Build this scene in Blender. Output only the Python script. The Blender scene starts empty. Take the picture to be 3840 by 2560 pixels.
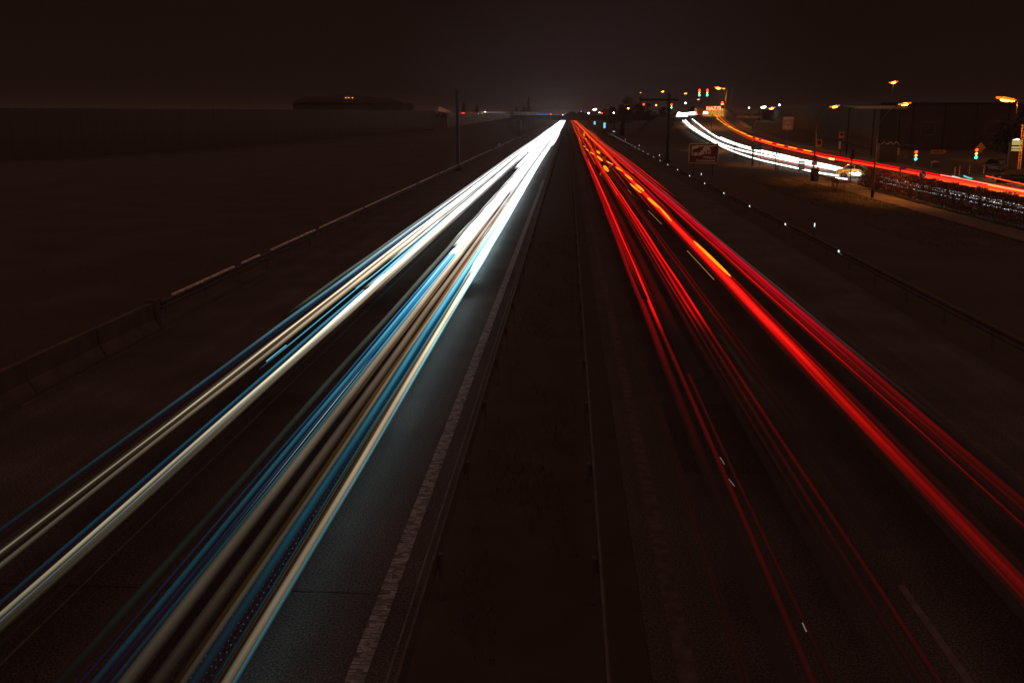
import bpy, bmesh, math, random
from mathutils import Vector, Matrix, Euler
from mathutils.geometry import tessellate_polygon
R = math.radians
random.seed(7)
SC = bpy.context.scene
COL = SC.collection

# ------------------------------------------------------------------ camera
H = 7.0
F = 3733.0
PITCH = math.atan(850 / F)
YAW = math.atan(212 / (F / math.cos(PITCH)))
cam = bpy.data.cameras.new('camera')
cam.lens = 35.0; cam.sensor_width = 36.0; cam.clip_start = .2; cam.clip_end = 12000
camo = bpy.data.objects.new('camera', cam)
camo.location = (0, 0, H)
camo.rotation_euler = (math.pi / 2 - PITCH, 0, YAW)
COL.objects.link(camo); SC.camera = camo
MCAM = Euler((math.pi / 2 - PITCH, 0, YAW)).to_matrix()

# ------------------------------------------------------------------ world: night sky
w = bpy.data.worlds.new('World'); SC.world = w; w.use_nodes = True
nt = w.node_tree; N = nt.nodes; L = nt.links
N.clear()
out = N.new('ShaderNodeOutputWorld'); bg = N.new('ShaderNodeBackground')
tc = N.new('ShaderNodeTexCoord'); sep = N.new('ShaderNodeSeparateXYZ')
L.new(tc.outputs['Generated'], sep.inputs[0])
rp = N.new('ShaderNodeValToRGB')
L.new(sep.outputs['Z'], rp.inputs[0])
cr = rp.color_ramp
cr.elements[0].position = 0.0; cr.elements[0].color = (.0094, .0042, .0031, 1)
cr.elements[1].position = .45; cr.elements[1].color = (.0076, .0031, .0021, 1)
e = cr.elements.new(.09); e.color = (.0088, .0037, .0026, 1)
# town glow low over the end of the motorway
vm = N.new('ShaderNodeVectorMath'); vm.operation = 'DISTANCE'
vm.inputs[1].default_value = (.03, .999, .0)
L.new(tc.outputs['Generated'], vm.inputs[0])
mr = N.new('ShaderNodeMapRange'); mr.interpolation_type = 'SMOOTHSTEP'
mr.inputs['From Min'].default_value = 0.0; mr.inputs['From Max'].default_value = .24
mr.inputs['To Min'].default_value = 1.0; mr.inputs['To Max'].default_value = 0.0
L.new(vm.outputs['Value'], mr.inputs['Value'])
nz = N.new('ShaderNodeTexNoise'); nz.inputs['Scale'].default_value = 3.0; nz.inputs['Detail'].default_value = 3
L.new(tc.outputs['Generated'], nz.inputs['Vector'])
mn = N.new('ShaderNodeMath'); mn.operation = 'MULTIPLY_ADD'; mn.inputs[1].default_value = .5; mn.inputs[2].default_value = .75
L.new(nz.outputs['Fac'], mn.inputs[0])
mg = N.new('ShaderNodeMix'); mg.data_type = 'RGBA'; mg.blend_type = 'ADD'
mg.inputs['B'].default_value = (.0062, .0050, .0056, 1)
L.new(mr.outputs[0], mg.inputs['Factor']); L.new(rp.outputs['Color'], mg.inputs['A'])
ml = N.new('ShaderNodeMix'); ml.data_type = 'RGBA'; ml.blend_type = 'MULTIPLY'; ml.inputs['Factor'].default_value = 1
L.new(mg.outputs['Result'], ml.inputs['A']); L.new(mn.outputs[0], ml.inputs['B'])
L.new(ml.outputs['Result'], bg.inputs['Color']); bg.inputs['Strength'].default_value = 1.0
L.new(bg.outputs[0], out.inputs[0])

# dim skylight of the night sky: the one "sun", very wide and weak
sl = bpy.data.lights.new('night_skylight', 'SUN'); sl.energy = .50; sl.angle = R(170); sl.color = (1, .40, .27)
slo = bpy.data.objects.new('night_skylight', sl); slo.rotation_euler = (R(35), R(6), 0); COL.objects.link(slo)

SC.view_settings.view_transform = 'Standard'
try: SC.view_settings.look = 'None'
except Exception: pass
SC.view_settings.exposure = 0; SC.view_settings.gamma = 1
SC.cycles.use_denoising = True
SC.cycles.max_bounces = 5
SC.cycles.transparent_max_bounces = 16
SC.cycles.sample_clamp_indirect = 3.0
SC.cycles.use_light_tree = True
SC.cycles.volume_bounces = 0
HAZE = .00014

# ------------------------------------------------------------------ projection helpers (points of the photo measured at 2352 px width)
def ray(px, py):
    u = px * 3840 / 2352; v = py * 3840 / 2352
    d = MCAM @ Vector(((u - 1920) / F, (1280 - v) / F, -1.0))
    return d
def S(px, py, z=0.0):
    d = ray(px, py); t = (z - H) / d.z
    return Vector((d.x * t, d.y * t, z))
def P(px, py, D):
    d = ray(px, py); t = D / d.y
    return Vector((d.x * t, D, H + d.z * t))
def ss(t):
    t = max(0.0, min(1.0, t)); return t * t * (3 - 2 * t)
def zp(y):
    return 6.35 * ss((y - 175) / 175)
def G(px, py):
    d = ray(px, py); t = 20.0
    while t < 420:
        if H + d.z / d.y * t <= zp(t): break
        t += .5
    k = t / d.y
    return Vector((d.x * k, t, zp(t)))
def lerp(tab, y):
    if y <= tab[0][0]: return tab[0][1]
    for (a, b), (c, d) in zip(tab, tab[1:]):
        if y <= c: return b + (d - b) * (y - a) / (c - a)
    return tab[-1][1]

# ------------------------------------------------------------------ tagging / building
def tag(o, label=None, cat=None, group=None, kind=None):
    if label: o['label'] = label
    if cat: o['category'] = cat
    if group: o['group'] = group
    if kind: o['kind'] = kind
    return o
def thing(name, loc, label, cat, group=None, rz=0.0):
    o = bpy.data.objects.new(name, None); COL.objects.link(o)
    o.location = loc; o.rotation_euler = (0, 0, rz); o.empty_display_size = .3
    return tag(o, label, cat, group)
class MB:
    def __init__(s): s.v = []; s.f = []; s.c = None; s.sm = False
    def add(s, vs, fs):
        n = len(s.v); s.v += [tuple(v) for v in vs]; s.f += [tuple(i + n for i in f) for f in fs]; return s
    def box(s, c, d, rz=0.0, ry=0.0, rx=0.0):
        m = Matrix.Translation(c) @ Matrix.Rotation(rz, 4, 'Z') @ Matrix.Rotation(ry, 4, 'Y') @ Matrix.Rotation(rx, 4, 'X')
        hx, hy, hz = d[0] / 2, d[1] / 2, d[2] / 2
        vs = [m @ Vector((x, y, z)) for z in (-hz, hz) for y in (-hy, hy) for x in (-hx, hx)]
        return s.add(vs, [(0, 2, 3, 1), (4, 5, 7, 6), (0, 1, 5, 4), (2, 6, 7, 3), (0, 4, 6, 2), (1, 3, 7, 5)])
    def tube(s, pts, rad, n=8, caps=True):
        pts = [Vector(p) for p in pts]
        rs = rad if isinstance(rad, (list, tuple)) else [rad] * len(pts)
        rings = []
        for i, p in enumerate(pts):
            t = (pts[min(i + 1, len(pts) - 1)] - pts[max(i - 1, 0)]).normalized()
            a = Vector((0, 0, 1)) if abs(t.z) < .9 else Vector((1, 0, 0))
            u = t.cross(a).normalized(); q = u.cross(t)
            rings.append([p + (u * math.cos(2 * math.pi * k / n) + q * math.sin(2 * math.pi * k / n)) * rs[i] for k in range(n)])
        vs = [v for r in rings for v in r]; fs = []
        for i in range(len(pts) - 1):
            for k in range(n):
                a = i * n + k; b = i * n + (k + 1) % n
                fs.append((a, b, b + n, a + n))
        if caps:
            fs.append(tuple(range(n))[::-1]); fs.append(tuple((len(pts) - 1) * n + k for k in range(n)))
        return s.add(vs, fs)
    def lathe(s, prof, c=(0, 0, 0), n=16, axis='Z'):
        vs = []; fs = []
        for r, z in prof:
            for k in range(n):
                a = 2 * math.pi * k / n
                p = (r * math.cos(a), r * math.sin(a), z)
                if axis == 'Y': p = (p[0], p[2], p[1])
                if axis == 'X': p = (p[2], p[0], p[1])
                vs.append((p[0] + c[0], p[1] + c[1], p[2] + c[2]))
        for i in range(len(prof) - 1):
            for k in range(n):
                a = i * n + k; b = i * n + (k + 1) % n
                fs.append((a, b, b + n, a + n))
        fs.append(tuple(range(n))[::-1]); fs.append(tuple((len(prof) - 1) * n + k for k in range(n)))
        return s.add(vs, fs)
    def poly(s, pts, y0, y1):
        """2-D outline in x,z extruded between y0 and y1"""
        n = len(pts)
        tri = tessellate_polygon([[Vector((p[0], p[1], 0)) for p in pts]])
        vs = [(p[0], y0, p[1]) for p in pts] + [(p[0], y1, p[1]) for p in pts]
        fs = [tuple(t) for t in tri] + [tuple(i + n for i in t[::-1]) for t in tri]
        fs += [(i, (i + 1) % n, (i + 1) % n + n, i + n) for i in range(n)]
        return s.add(vs, fs)
    def sheet(s, rows):
        n = len(rows[0]); vs = [p for r in rows for p in r]; fs = []
        for i in range(len(rows) - 1):
            for k in range(n - 1):
                a = i * n + k
                fs.append((a, a + 1, a + n + 1, a + n))
        return s.add(vs, fs)
    def mesh(s, name, m):
        me = bpy.data.meshes.new(name); me.from_pydata(s.v, [], s.f)
        me.materials.append(m)
        if s.c is not None:
            at = me.color_attributes.new('glow', 'FLOAT_COLOR', 'POINT')
            flat = []
            for c in s.c: flat += [c[0], c[1], c[2], 1.0]
            at.data.foreach_set('color', flat)
        if s.sm: me.polygons.foreach_set('use_smooth', [True] * len(me.polygons))
        me.update()
        bm = bmesh.new(); bm.from_mesh(me); bmesh.ops.recalc_face_normals(bm, faces=bm.faces); bm.to_mesh(me); bm.free()
        return me
    def build(s, name, m, parent=None, loc=None):
        o = bpy.data.objects.new(name, s.mesh(name, m)); COL.objects.link(o)
        if parent: o.parent = parent
        if loc is not None: o.location = loc
        return o
def share(me, name, parent, loc, rz=0.0):
    o = bpy.data.objects.new(name, me); COL.objects.link(o); o.parent = parent
    o.location = loc; o.rotation_euler = (0, 0, rz); return o
def copy_tree(o, parent=None):
    c = o.copy(); COL.objects.link(c); c.parent = parent
    for ch in list(o.children): copy_tree(ch, c)
    return c

# ------------------------------------------------------------------ materials
def mat(name, col, rough=.7, metal=0.0, var=.25, scale=8.0, bump=0.0, bscale=None, spec=.5, coat=0.0):
    m = bpy.data.materials.new(name); m.use_nodes = True
    n = m.node_tree.nodes; l = m.node_tree.links; b = n['Principled BSDF']
    b.inputs['Roughness'].default_value = rough; b.inputs['Metallic'].default_value = metal
    b.inputs['Specular IOR Level'].default_value = spec; b.inputs['Coat Weight'].default_value = coat
    t = n.new('ShaderNodeTexCoord'); z = n.new('ShaderNodeTexNoise'); z.inputs['Scale'].default_value = scale; z.inputs['Detail'].default_value = 6
    l.new(t.outputs['Object'], z.inputs['Vector'])
    r = n.new('ShaderNodeValToRGB'); l.new(z.outputs['Fac'], r.inputs[0])
    r.color_ramp.elements[0].position = .3; r.color_ramp.elements[1].position = .7
    r.color_ramp.elements[0].color = tuple(c * (1 - var) for c in col) + (1,)
    r.color_ramp.elements[1].color = tuple(min(1, c * (1 + var)) for c in col) + (1,)
    l.new(r.outputs[0], b.inputs['Base Color'])
    if bump:
        z2 = n.new('ShaderNodeTexNoise'); z2.inputs['Scale'].default_value = bscale or scale * 6; z2.inputs['Detail'].default_value = 4
        l.new(t.outputs['Object'], z2.inputs['Vector'])
        bp = n.new('ShaderNodeBump'); bp.inputs['Strength'].default_value = bump; bp.inputs['Distance'].default_value = .02
        l.new(z2.outputs['Fac'], bp.inputs['Height']); l.new(bp.outputs[0], b.inputs['Normal'])
    return m
def emit(name, col, s):
    m = bpy.data.materials.new(name); m.use_nodes = True
    n = m.node_tree.nodes; b = n['Principled BSDF']
    b.inputs['Base Color'].default_value = tuple(min(1, c * .5) for c in col) + (1,)
    b.inputs['Emission Color'].default_value = tuple(col) + (1,); b.inputs['Emission Strength'].default_value = s
    return m
def asphalt(name, col, fine=28.0):
    m = mat(name, col, .78, 0, .35, .35, .5, 60)
    n = m.node_tree.nodes; l = m.node_tree.links; b = n['Principled BSDF']
    t = [x for x in n if x.type == 'TEX_COORD'][0]; base = b.inputs['Base Color'].links[0].from_socket
    z = n.new('ShaderNodeTexNoise'); z.inputs['Scale'].default_value = fine; z.inputs['Detail'].default_value = 3; z.inputs['Roughness'].default_value = .8
    l.new(t.outputs['Object'], z.inputs['Vector'])
    mr_ = n.new('ShaderNodeMapRange'); mr_.inputs['From Min'].default_value = .42; mr_.inputs['From Max'].default_value = .62
    mr_.inputs['To Min'].default_value = .15; mr_.inputs['To Max'].default_value = 2.4
    l.new(z.outputs['Fac'], mr_.inputs['Value'])
    # long tyre-worn stripes along the driving direction
    mp = n.new('ShaderNodeMapping'); mp.inputs['Scale'].default_value = (1.6, .01, 1)
    l.new(t.outputs['Object'], mp.inputs['Vector'])
    z3 = n.new('ShaderNodeTexNoise'); z3.inputs['Scale'].default_value = 1.0; z3.inputs['Detail'].default_value = 4
    l.new(mp.outputs[0], z3.inputs['Vector'])
    m3 = n.new('ShaderNodeMapRange'); m3.inputs['From Min'].default_value = .3; m3.inputs['From Max'].default_value = .7
    m3.inputs['To Min'].default_value = .75; m3.inputs['To Max'].default_value = 1.25
    l.new(z3.outputs['Fac'], m3.inputs['Value'])
    mu = n.new('ShaderNodeMath'); mu.operation = 'MULTIPLY'; l.new(mr_.outputs[0], mu.inputs[0]); l.new(m3.outputs[0], mu.inputs[1])
    x = n.new('ShaderNodeMix'); x.data_type = 'RGBA'; x.blend_type = 'MULTIPLY'; x.inputs['Factor'].default_value = 1
    l.new(base, x.inputs['A']); l.new(mu.outputs[0], x.inputs['B']); l.new(x.outputs['Result'], b.inputs['Base Color'])
    return m
def glowmat():
    m = bpy.data.materials.new('light_streak'); m.use_nodes = True
    n = m.node_tree.nodes; l = m.node_tree.links; n.clear()
    o = n.new('ShaderNodeOutputMaterial'); e_ = n.new('ShaderNodeEmission'); a = n.new('ShaderNodeAttribute'); a.attribute_name = 'glow'
    l.new(a.outputs['Color'], e_.inputs['Color']); l.new(e_.outputs[0], o.inputs[0])
    return m
def glass(name, tint, tr):
    m = bpy.data.materials.new(name); m.use_nodes = True
    n = m.node_tree.nodes; l = m.node_tree.links; b = n['Principled BSDF']
    b.inputs['Base Color'].default_value = tuple(tint) + (1,); b.inputs['Roughness'].default_value = .7
    o = [x for x in n if x.type == 'OUTPUT_MATERIAL'][0]
    t = n.new('ShaderNodeBsdfTransparent'); x = n.new('ShaderNodeMixShader'); x.inputs[0].default_value = 1 - tr
    l.new(t.outputs[0], x.inputs[1]); l.new(b.outputs[0], x.inputs[2]); l.new(x.outputs[0], o.inputs[0])
    return m
M = {}
M['asphalt'] = asphalt('asphalt', (.046, .047, .047))
M['asphalt2'] = asphalt('side_asphalt', (.045, .044, .042), 14)
M['grass'] = mat('grass_ground', (.042, .040, .028), .95, 0, .18, .22, .5, 9)
M['verge'] = mat('median_soil', (.038, .034, .028), .95, 0, .2, .8, .5, 14)
M['path'] = mat('path_gravel', (.11, .095, .08), .9, 0, .25, .7, .5, 40)
M['mark'] = mat('road_marking', (.24, .28, .31), .7, 0, .5, 5, .6, 50)
M['markold'] = mat('worn_marking', (.062, .058, .056), .75, 0, .5, 4, .4, 40)
M['markmid'] = mat('edge_line_base', (.10, .105, .11), .75, 0, .5, 6)
M['markwhite'] = mat('white_marking', (.11, .105, .10), .6, 0, .3, 3)
M['joint'] = mat('tar_joint', (.13, .14, .14), .6, 0, .4, 3)
M['steel'] = mat('galvanised_steel', (.11, .115, .115), .5, .3, .3, 3, .2)
M['cap'] = mat('pale_rail_shine', (.72, .76, .76), .5, 0, .5, 6)  # headlight shine on the rail top put into the colour
M['steeldull'] = mat('weathered_steel', (.10, .092, .08), .7, .1, .3, 2)
M['concrete'] = mat('concrete', (.085, .078, .07), .85, 0, .3, 1.5, .4, 20)
M['darkconcrete'] = mat('dark_concrete', (.022, .02, .018), .9, 0, .2, .8, .4, 12)
M['pole'] = mat('painted_pole', (.10, .095, .085), .5, .3, .2, 4)
M['darkpole'] = mat('dark_pole', (.016, .015, .014), .6, .3, .2, 4)
M['black'] = mat('black_plastic', (.018, .018, .018), .5, 0, .2, 5)
M['rubber'] = mat('rubber', (.015, .015, .015), .85)
M['whitep'] = mat('white_plastic', (.6, .6, .58), .45, 0, .08, 3)
M['redp'] = mat('red_plastic', (.5, .03, .02), .45, 0, .1, 3)
M['brown'] = mat('brown_sheet', (.12, .030, .018), .5, 0, .12, 3)
M['cream'] = mat('cream_sheet', (.66, .60, .52), .5, 0, .08, 4)
M['signback'] = mat('sign_back', (.12, .11, .10), .5, .5, .15, 3)
M['bluep'] = mat('blue_sheet', (.02, .05, .32), .4, 0, .1, 3)
M['orange'] = mat('orange_sheet', (.55, .24, .10), .5, 0, .12, 2)
M['yellow'] = mat('yellow_sheet', (.80, .48, .04), .4, 0, .06, 3)
M['wall'] = mat('hall_cladding', (.045, .040, .035), .8, 0, .2, .4)
M['wall2'] = mat('plaster', (.42, .36, .26), .8, 0, .15, 1)
M['roof'] = mat('roof_sheet', (.075, .065, .055), .8, .0, .2, .5)
M['bark'] = mat('bark', (.045, .036, .028), .9, 0, .3, 10, .5)
M['needle'] = mat('dark_foliage', (.022, .026, .016), .8, 0, .5, 2)
M['leaf'] = mat('hedge_leaf', (.14, .045, .022), .6, 0, .6, 3)
M['blade'] = mat('dry_grass_blade', (.09, .07, .035), .8, 0, .5, 4)
M['noise'] = mat('noise_wall_panel', (.080, .072, .064), .85, 0, .12, .6)
M['clear'] = glass('clear_panel', (.22, .19, .18), .5)
M['windscreen'] = mat('car_glass', (.02, .022, .025), .08, 0, .1, 2)
M['carblack'] = mat('black_car_paint', (.012, .012, .014), .22, .3, .1, 3, coat=1)
M['cargrey'] = mat('grey_car_paint', (.05, .05, .055), .25, .4, .1, 3, coat=1)
M['carlit'] = mat('lamplit_car_paint', (.72, .50, .14), .3, 0, .05, 3, coat=1)  # street lamp's yellow put into the car's paint
M['vanlit'] = mat('lamplit_van_paint', (.45, .17, .04), .35, 0, .08, 2)  # orange lamplight put into the van's paint colour
M['glow'] = glowmat()
M['sodium'] = emit('sodium_lens', (1, .34, .025), 22)
M['halo'] = emit('orange_halo', (1, .20, .008), 1.3)  # orange lamp halo, added as a glowing ring round the lens
M['sodiumdim'] = emit('dim_sodium_lens', (1, .42, .12), 2.5)
M['mercury'] = emit('white_lens', (.95, 1, .78), 8)
M['redlit'] = emit('red_signal_lit', (1, .03, .01), 9)
M['amberlit'] = emit('amber_signal_lit', (1, .45, .03), 3)
M['greenlit'] = emit('green_signal_lit', (.05, 1, .60), 6)
M['headlit'] = emit('headlamp_lit', (1, .98, .92), 10)
M['bluelit'] = emit('blue_lamp_lit', (.06, .1, 1), 8)
M['taillit'] = emit('tail_lamp_lit', (1, .03, .01), 8)
M['cyanboard'] = emit('cyan_retroreflection', (.22, .75, .95), 1.0)  # boards returning headlight, their shine put in as emission
M['refl'] = emit('reflector_glint', (.9, .95, .9), 1.6)  # returned headlight on the reflectors, put in as glow
M['neon'] = emit('red_letter_tube', (1, .16, .08), 5)
M['stripwhite'] = emit('white_car_light_line', (.75, 1, 1), 2.2)
M['boardlit'] = emit('lit_advert', (.72, .78, .35), .35)
M['panelblue'] = emit('blue_pane_glow', (.03, .09, .45), .5)

# ------------------------------------------------------------------ side road centre line, measured on the ground
EL = [G(*p) for p in [(1860, 398), (1740, 371), (1680, 351), (1640, 331), (1607, 313), (1585, 298), (1568, 286), (1556, 277)]]
ER = [G(*p) for p in [(2200, 411), (2100, 394), (2000, 372), (1900, 351), (1800, 329), (1730, 309), (1690, 290), (1670, 278)]]
LT = sorted([(p.y, p.x) for p in EL]); RT = sorted([(p.y, p.x) for p in ER])
LT = [(-30, 30.6), (60, 30.6), (96, 30.6), (104, LT[0][1] + .2)] + LT + [(365, LT[-1][1] + .4)]
RT = [(-30, 47.5), (60, 47.0)] + RT + [(365, max(RT[-1][1], 52))]
def xl(y): return lerp(LT, y)
def xr(y): return lerp(RT, y)
print('EL', [tuple(round(c, 1) for c in p) for p in EL]); print('ER', [tuple(round(c, 1) for c in p) for p in ER])

def zl(y): return 5.9 * ss((y - 150) / 215) * (1 - ss((y - 372) / 80))
def terrain(x, y):
    h = 0.0
    if x > 14.5:
        e_ = max(xl(min(y, 365)) - 1.6, 24); a = max(15.0, e_ - 10)
        h = zp(y) * ss((x - a) / (e_ - a))
    elif x < -16.5:
        h = zl(y) * ss((-x - 17) / lerp([(267, 17), (350, 4.5)], y))
    n = .10 * math.sin(x * .9 + y * .13) * math.sin(y * .31 + x * .2) + .06 * math.sin(x * 2.3 + 1) * math.sin(y * .8)
    if abs(x) > 16 and x < 24.5: h += n * min(1, (abs(x) - 16) / 3)
    return h

def rows_for(xa, xb, ys, dz=0.0, zf=None, nx=1):
    out_ = []
    for y in ys:
        a = xa(y) if callable(xa) else xa; b = xb(y) if callable(xb) else xb
        out_.append([(a + (b - a) * k / nx, y, (zf(y) if zf else 0) + dz) for k in range(nx + 1)])
    return out_
def yrange(a, b, r=1.05, s=1.0):
    ys = [a]; y = a; step = s
    while y + step < b: y += step; ys.append(y); step *= r
    ys.append(b); return ys

# ground sheet to the horizon
xs = [-6000, -2500, -1000, -500, -300, -200, -140, -100, -80, -65, -52, -44, -38, -33] + [-30 + .9 * i for i in range(17)] + \
     [-14.4, -13, -6, -2, 0, 2, 6, 13, 14.4] + [15 + .8 * i for i in range(34)] + [44, 48, 52, 56, 60, 70, 85, 105, 140, 200, 300, 500, 1000, 2500, 6000]
ys = [-60, -20] + [i * 4.0 for i in range(0, 26)] + [104 + 5 * i for i in range(72)] + [480, 520, 600, 700, 850, 1100, 1500, 2200, 4000, 9000]
mb = MB(); mb.sm = True
mb.sheet([[(x, y, terrain(x, y) - .03) for x in xs] for y in ys])
tag(mb.build('ground', M['grass']), 'dark grass ground and embankments either side of the motorway', kind='structure')
Y1 = 1250
yy = [-20, 20, 60, 120, 240, 480, Y1]
def struct(name, mb_, m, label): return tag(mb_.build(name, m), label, kind='structure')
struct('motorway_left_carriageway', MB().sheet(rows_for(-14.6, -2.05, yy, .0, nx=1)), M['asphalt'], 'three lane asphalt carriageway under the white headlight trails')
struct('motorway_right_carriageway', MB().sheet(rows_for(1.15, 12.2, yy, .0, nx=1)), M['asphalt'], 'asphalt carriageway under the red tail light trails')
struct('median_strip', MB().sheet(rows_for(-2.05, 1.15, yy, -.012)), M['verge'], 'dark soil and grass strip between the two carriageways')
sy = [-30, 20, 50, 80, 96, 104] + [110 + 5 * i for i in range(51)] + [365]
mb = MB(); mb.sheet([[(xl(y) + (xr(y) - xl(y)) * k / 4, y, zp(y) + .02) for k in range(5)] for y in sy])
struct('side_road', mb, M['asphalt2'], 'wide asphalt side road climbing beside the motorway to the bridge junction')
mb = MB(); mb.sheet([[(32 + (xr(355) + 14 - 32) * k / 6, y, zp(350) + .034) for k in range(7)] for y in (348, 356, 364, 372)])
struct('junction_road', mb, M['asphalt2'], 'level road crossing at the top of the side road')
# kerbs of the side road and its pavement
for nm, f0, s_, lb in (('near_kerb', xl, -1, 'pale kerb along the motorway side of the side road'), ('far_kerb', xr, 1, 'pale kerb along the building side of the side road')):
    mb = MB(); rows = []
    for y in [y for y in sy if 40 <= y <= 345]:
        x = f0(y); z = zp(y)
        a, b = (x, x + .18 * s_)
        rows.append([(a, y, z), (a, y, z + .13), (b, y, z + .13), (b, y, z - .05)])
    mb.sheet(rows); struct(nm, mb, M['concrete'], lb)
mb = MB(); mb.sheet([[(xr(y) + .18 + k * 1.6, y, zp(y) + .11 if k < 2 else zp(y) - .02) for k in range(3)] for y in [y for y in sy if 40 <= y <= 335]])
struct('pavement', mb, M['path'], 'pavement on the building side of the side road')
mb = MB(); mb.sheet([[(25.9 + 2.3 * k / 2 + .2 * math.sin(y * .08), y, .025) for k in range(3)] for y in [30 + 4 * i for i in range(18)]])
mb.sheet([[(25.9 + 4.7 * k / 3, y, .032) for k in range(4)] for y in (98.2, 101, 104, 106.5)])
struct('footpath', mb, M['path'], 'orange lit gravel footpath beneath the hedge')
mb = MB(); mb.sheet([[(38.9 + 1.8 * k, y, .14) for k in range(2)] for y in (100, 125)]); mb.sheet([[(38.9, y, z) for z in (0, .14)] for y in (100, 125)])
mb.sheet([[(x, 100, z) for z in (0, .14)] for x in (38.9, 40.7)])
struct('traffic_island', mb, M['concrete'], 'narrow raised island in the side road with signals')

# ------------------------------------------------------------------ motorway markings
X_IN_L, X_IN_R, X_DASH = -2.62, 1.61, 5.03
def strip(name, x, wd, m, label, y0=-15, y1=1200, dz=.005):
    mb_ = MB(); mb_.sheet([[(x - wd / 2, y, dz), (x + wd / 2, y, dz)] for y in [y0] + [v for v in (10, 30, 60, 120, 300, 700) if v > y0] + [y1]])
    return struct(name, mb_, m, label)
strip('inner_edge_line', X_IN_L, .25, M['markmid'], 'broad ribbed edge line beside the white trails')
rb = MB()
y = 9.0; k = 0
while y < 110:
    x0 = X_IN_L - .125
    while x0 < X_IN_L + .11:
        x1 = min(X_IN_L + .125, x0 + random.uniform(.03, .13)); dy = random.uniform(-.02, .02); l_ = random.uniform(.02, .05)
        if random.random() < .78:
            rb.add([(x0, y + dy, .005), (x1, y + dy, .005), (x1, y + dy + .01, .015), (x0, y + dy + .01, .015), (x1, y + dy + l_, .015), (x0, y + dy + l_, .015), (x1, y + dy + l_ + .01, .005), (x0, y + dy + l_ + .01, .005)],
                   [(0, 1, 2, 3), (3, 2, 4, 5), (5, 4, 6, 7)])
        x0 = x1 + .008
    y += .055 + .03 * random.random(); k += 1
tag(rb.build('edge_line_ribs', M['mark']), 'raised thermoplastic ribs of the inner edge line', kind='structure')
strip('left_outer_edge_line', -13.35, .15, M['markold'], 'thin outer edge line beside the left guardrail')
strip('right_inner_edge_line', X_IN_R, .25, M['markold'], 'dull grey edge line beside the median')
strip('right_outer_edge_line', 9.0, .15, M['markold'], 'faint outer edge line right of the red trails')
strip('tar_joint', -7.32, .045, M['joint'], 'thin sealed joint between the left lanes')
strip('left_shoulder_joint', -2.22, .03, M['joint'], 'thin joint at the asphalt edge by the median')
dl = tag(bpy.data.objects.new('lane_dashes', None), 'white lane dashes seen between the red trails', kind='structure'); COL.objects.link(dl)
dm = MB().sheet([[(-.06, 0, 0), (.06, 0, 0)], [(-.06, 6, 0), (.06, 6, 0)]]).mesh('dash', M['markwhite'])
for i in range(22): share(dm, 'dash', dl, (X_DASH + (.12 if i == 0 else 0), 8.3 + 17.6 * i, .006))
# seams and repair patches in the asphalt
M['patch'] = asphalt('repair_patch', (.028, .028, .028), 20)
def patch(x0, x1, y0, y1, m, name, label): struct(name, MB().sheet([[(x0, y0, .004), (x1, y0 + .05, .004)], [(x0, y1, .004), (x1, y1 - .04, .004)]]), m, label)
patch(-9.6, -2.3, 13.55, 13.61, M['patch'], 'tar_seam', 'thin crosswise tar seam low in the left carriageway')
patch(-9.6, -2.3, 24.1, 24.2, M['patch'], 'tar_seam', 'crosswise tar seam in the middle distance of the left carriageway')
patch(-3.6, -2.3, 41, 46, M['patch'], 'repair_patch', 'dark repaired patch beside the ribbed edge line')
patch(2.4, 4.4, 19, 24, M['patch'], 'repair_patch', 'dark repaired patch under the inner red streaks')
# side road dashes
sd = tag(bpy.data.objects.new('side_road_dashes', None), 'lane dashes up the side road ramp', kind='structure'); COL.objects.link(sd)
for fr in (.36, .56):
    for i in range(26):
        y0 = 112 + i * 9.0; y1 = y0 + 3.6
        pa = []
        for y in (y0, y1):
            x = xl(y) + (xr(y) - xl(y)) * fr; pa.append([(x - .09, y, zp(y) + .03), (x + .09, y, zp(y) + .03)])
        MB().sheet(pa).build('dash', M['markwhite'], sd)

# ------------------------------------------------------------------ guardrails
WB = [(-.0, .75), (.03, .74), (.05, .70), (.05, .66), (.0, .61), (.0, .57), (.05, .52), (.05, .48), (.03, .44), (0, .43)]
def wbeam(x, side, y0, y1, dx=lambda y: 0.0):
    mb_ = MB(); ysr = yrange(y0, y1, 1.04, 2.0)
    mb_.sheet([[(x + dx(y) + side * a, y, z) for a, z in WB] for y in ysr])
    mb_.sheet([[(x + dx(y) - side * .004, y, z) for z in (.75, .43)] for y in ysr])
    mb_.sheet([[(x + dx(y) - side * .004, y, .75), (x + dx(y), y, .75)] for y in ysr])
    return mb_
def post_mesh(h=.72): 
    return MB().box((0, 0, h / 2), (.06, .10, h)).box((.05, 0, h - .14), (.05, .06, .2)).mesh('post', M['steeldull'])
PM = post_mesh()
def guardrail(name, x, side, y0, y1, m, label, sp=4.0, nmax=120, dx=lambda y: 0.0):
    t = thing(name, (x, y0, 0), label, 'guardrail', 'steel crash barriers along the motorway')
    o = wbeam(0, side, 0, y1 - y0, lambda y: dx(y + y0)).build('rail', m, t)
    y = y0 + .5; i = 0
    while y < y1 and i < nmax:
        share(PM, 'post', t, (dx(y) - side * .07, y - y0, 0), 0 if side > 0 else math.pi); y += sp; i += 1
    return t
guardrail('guardrail', -1.86, -1, 5, 900, M['steel'], 'steel guardrail in the median beside the white trails', 4, 90)
guardrail('guardrail', .52, 1, 5, 900, M['steel'], 'steel guardrail in the median beside the red trails', 4, 90)
LR = guardrail('guardrail', -13.95, 1, 33, 900, M['steel'], 'steel guardrail left of the white trails', 4, 110)
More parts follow.
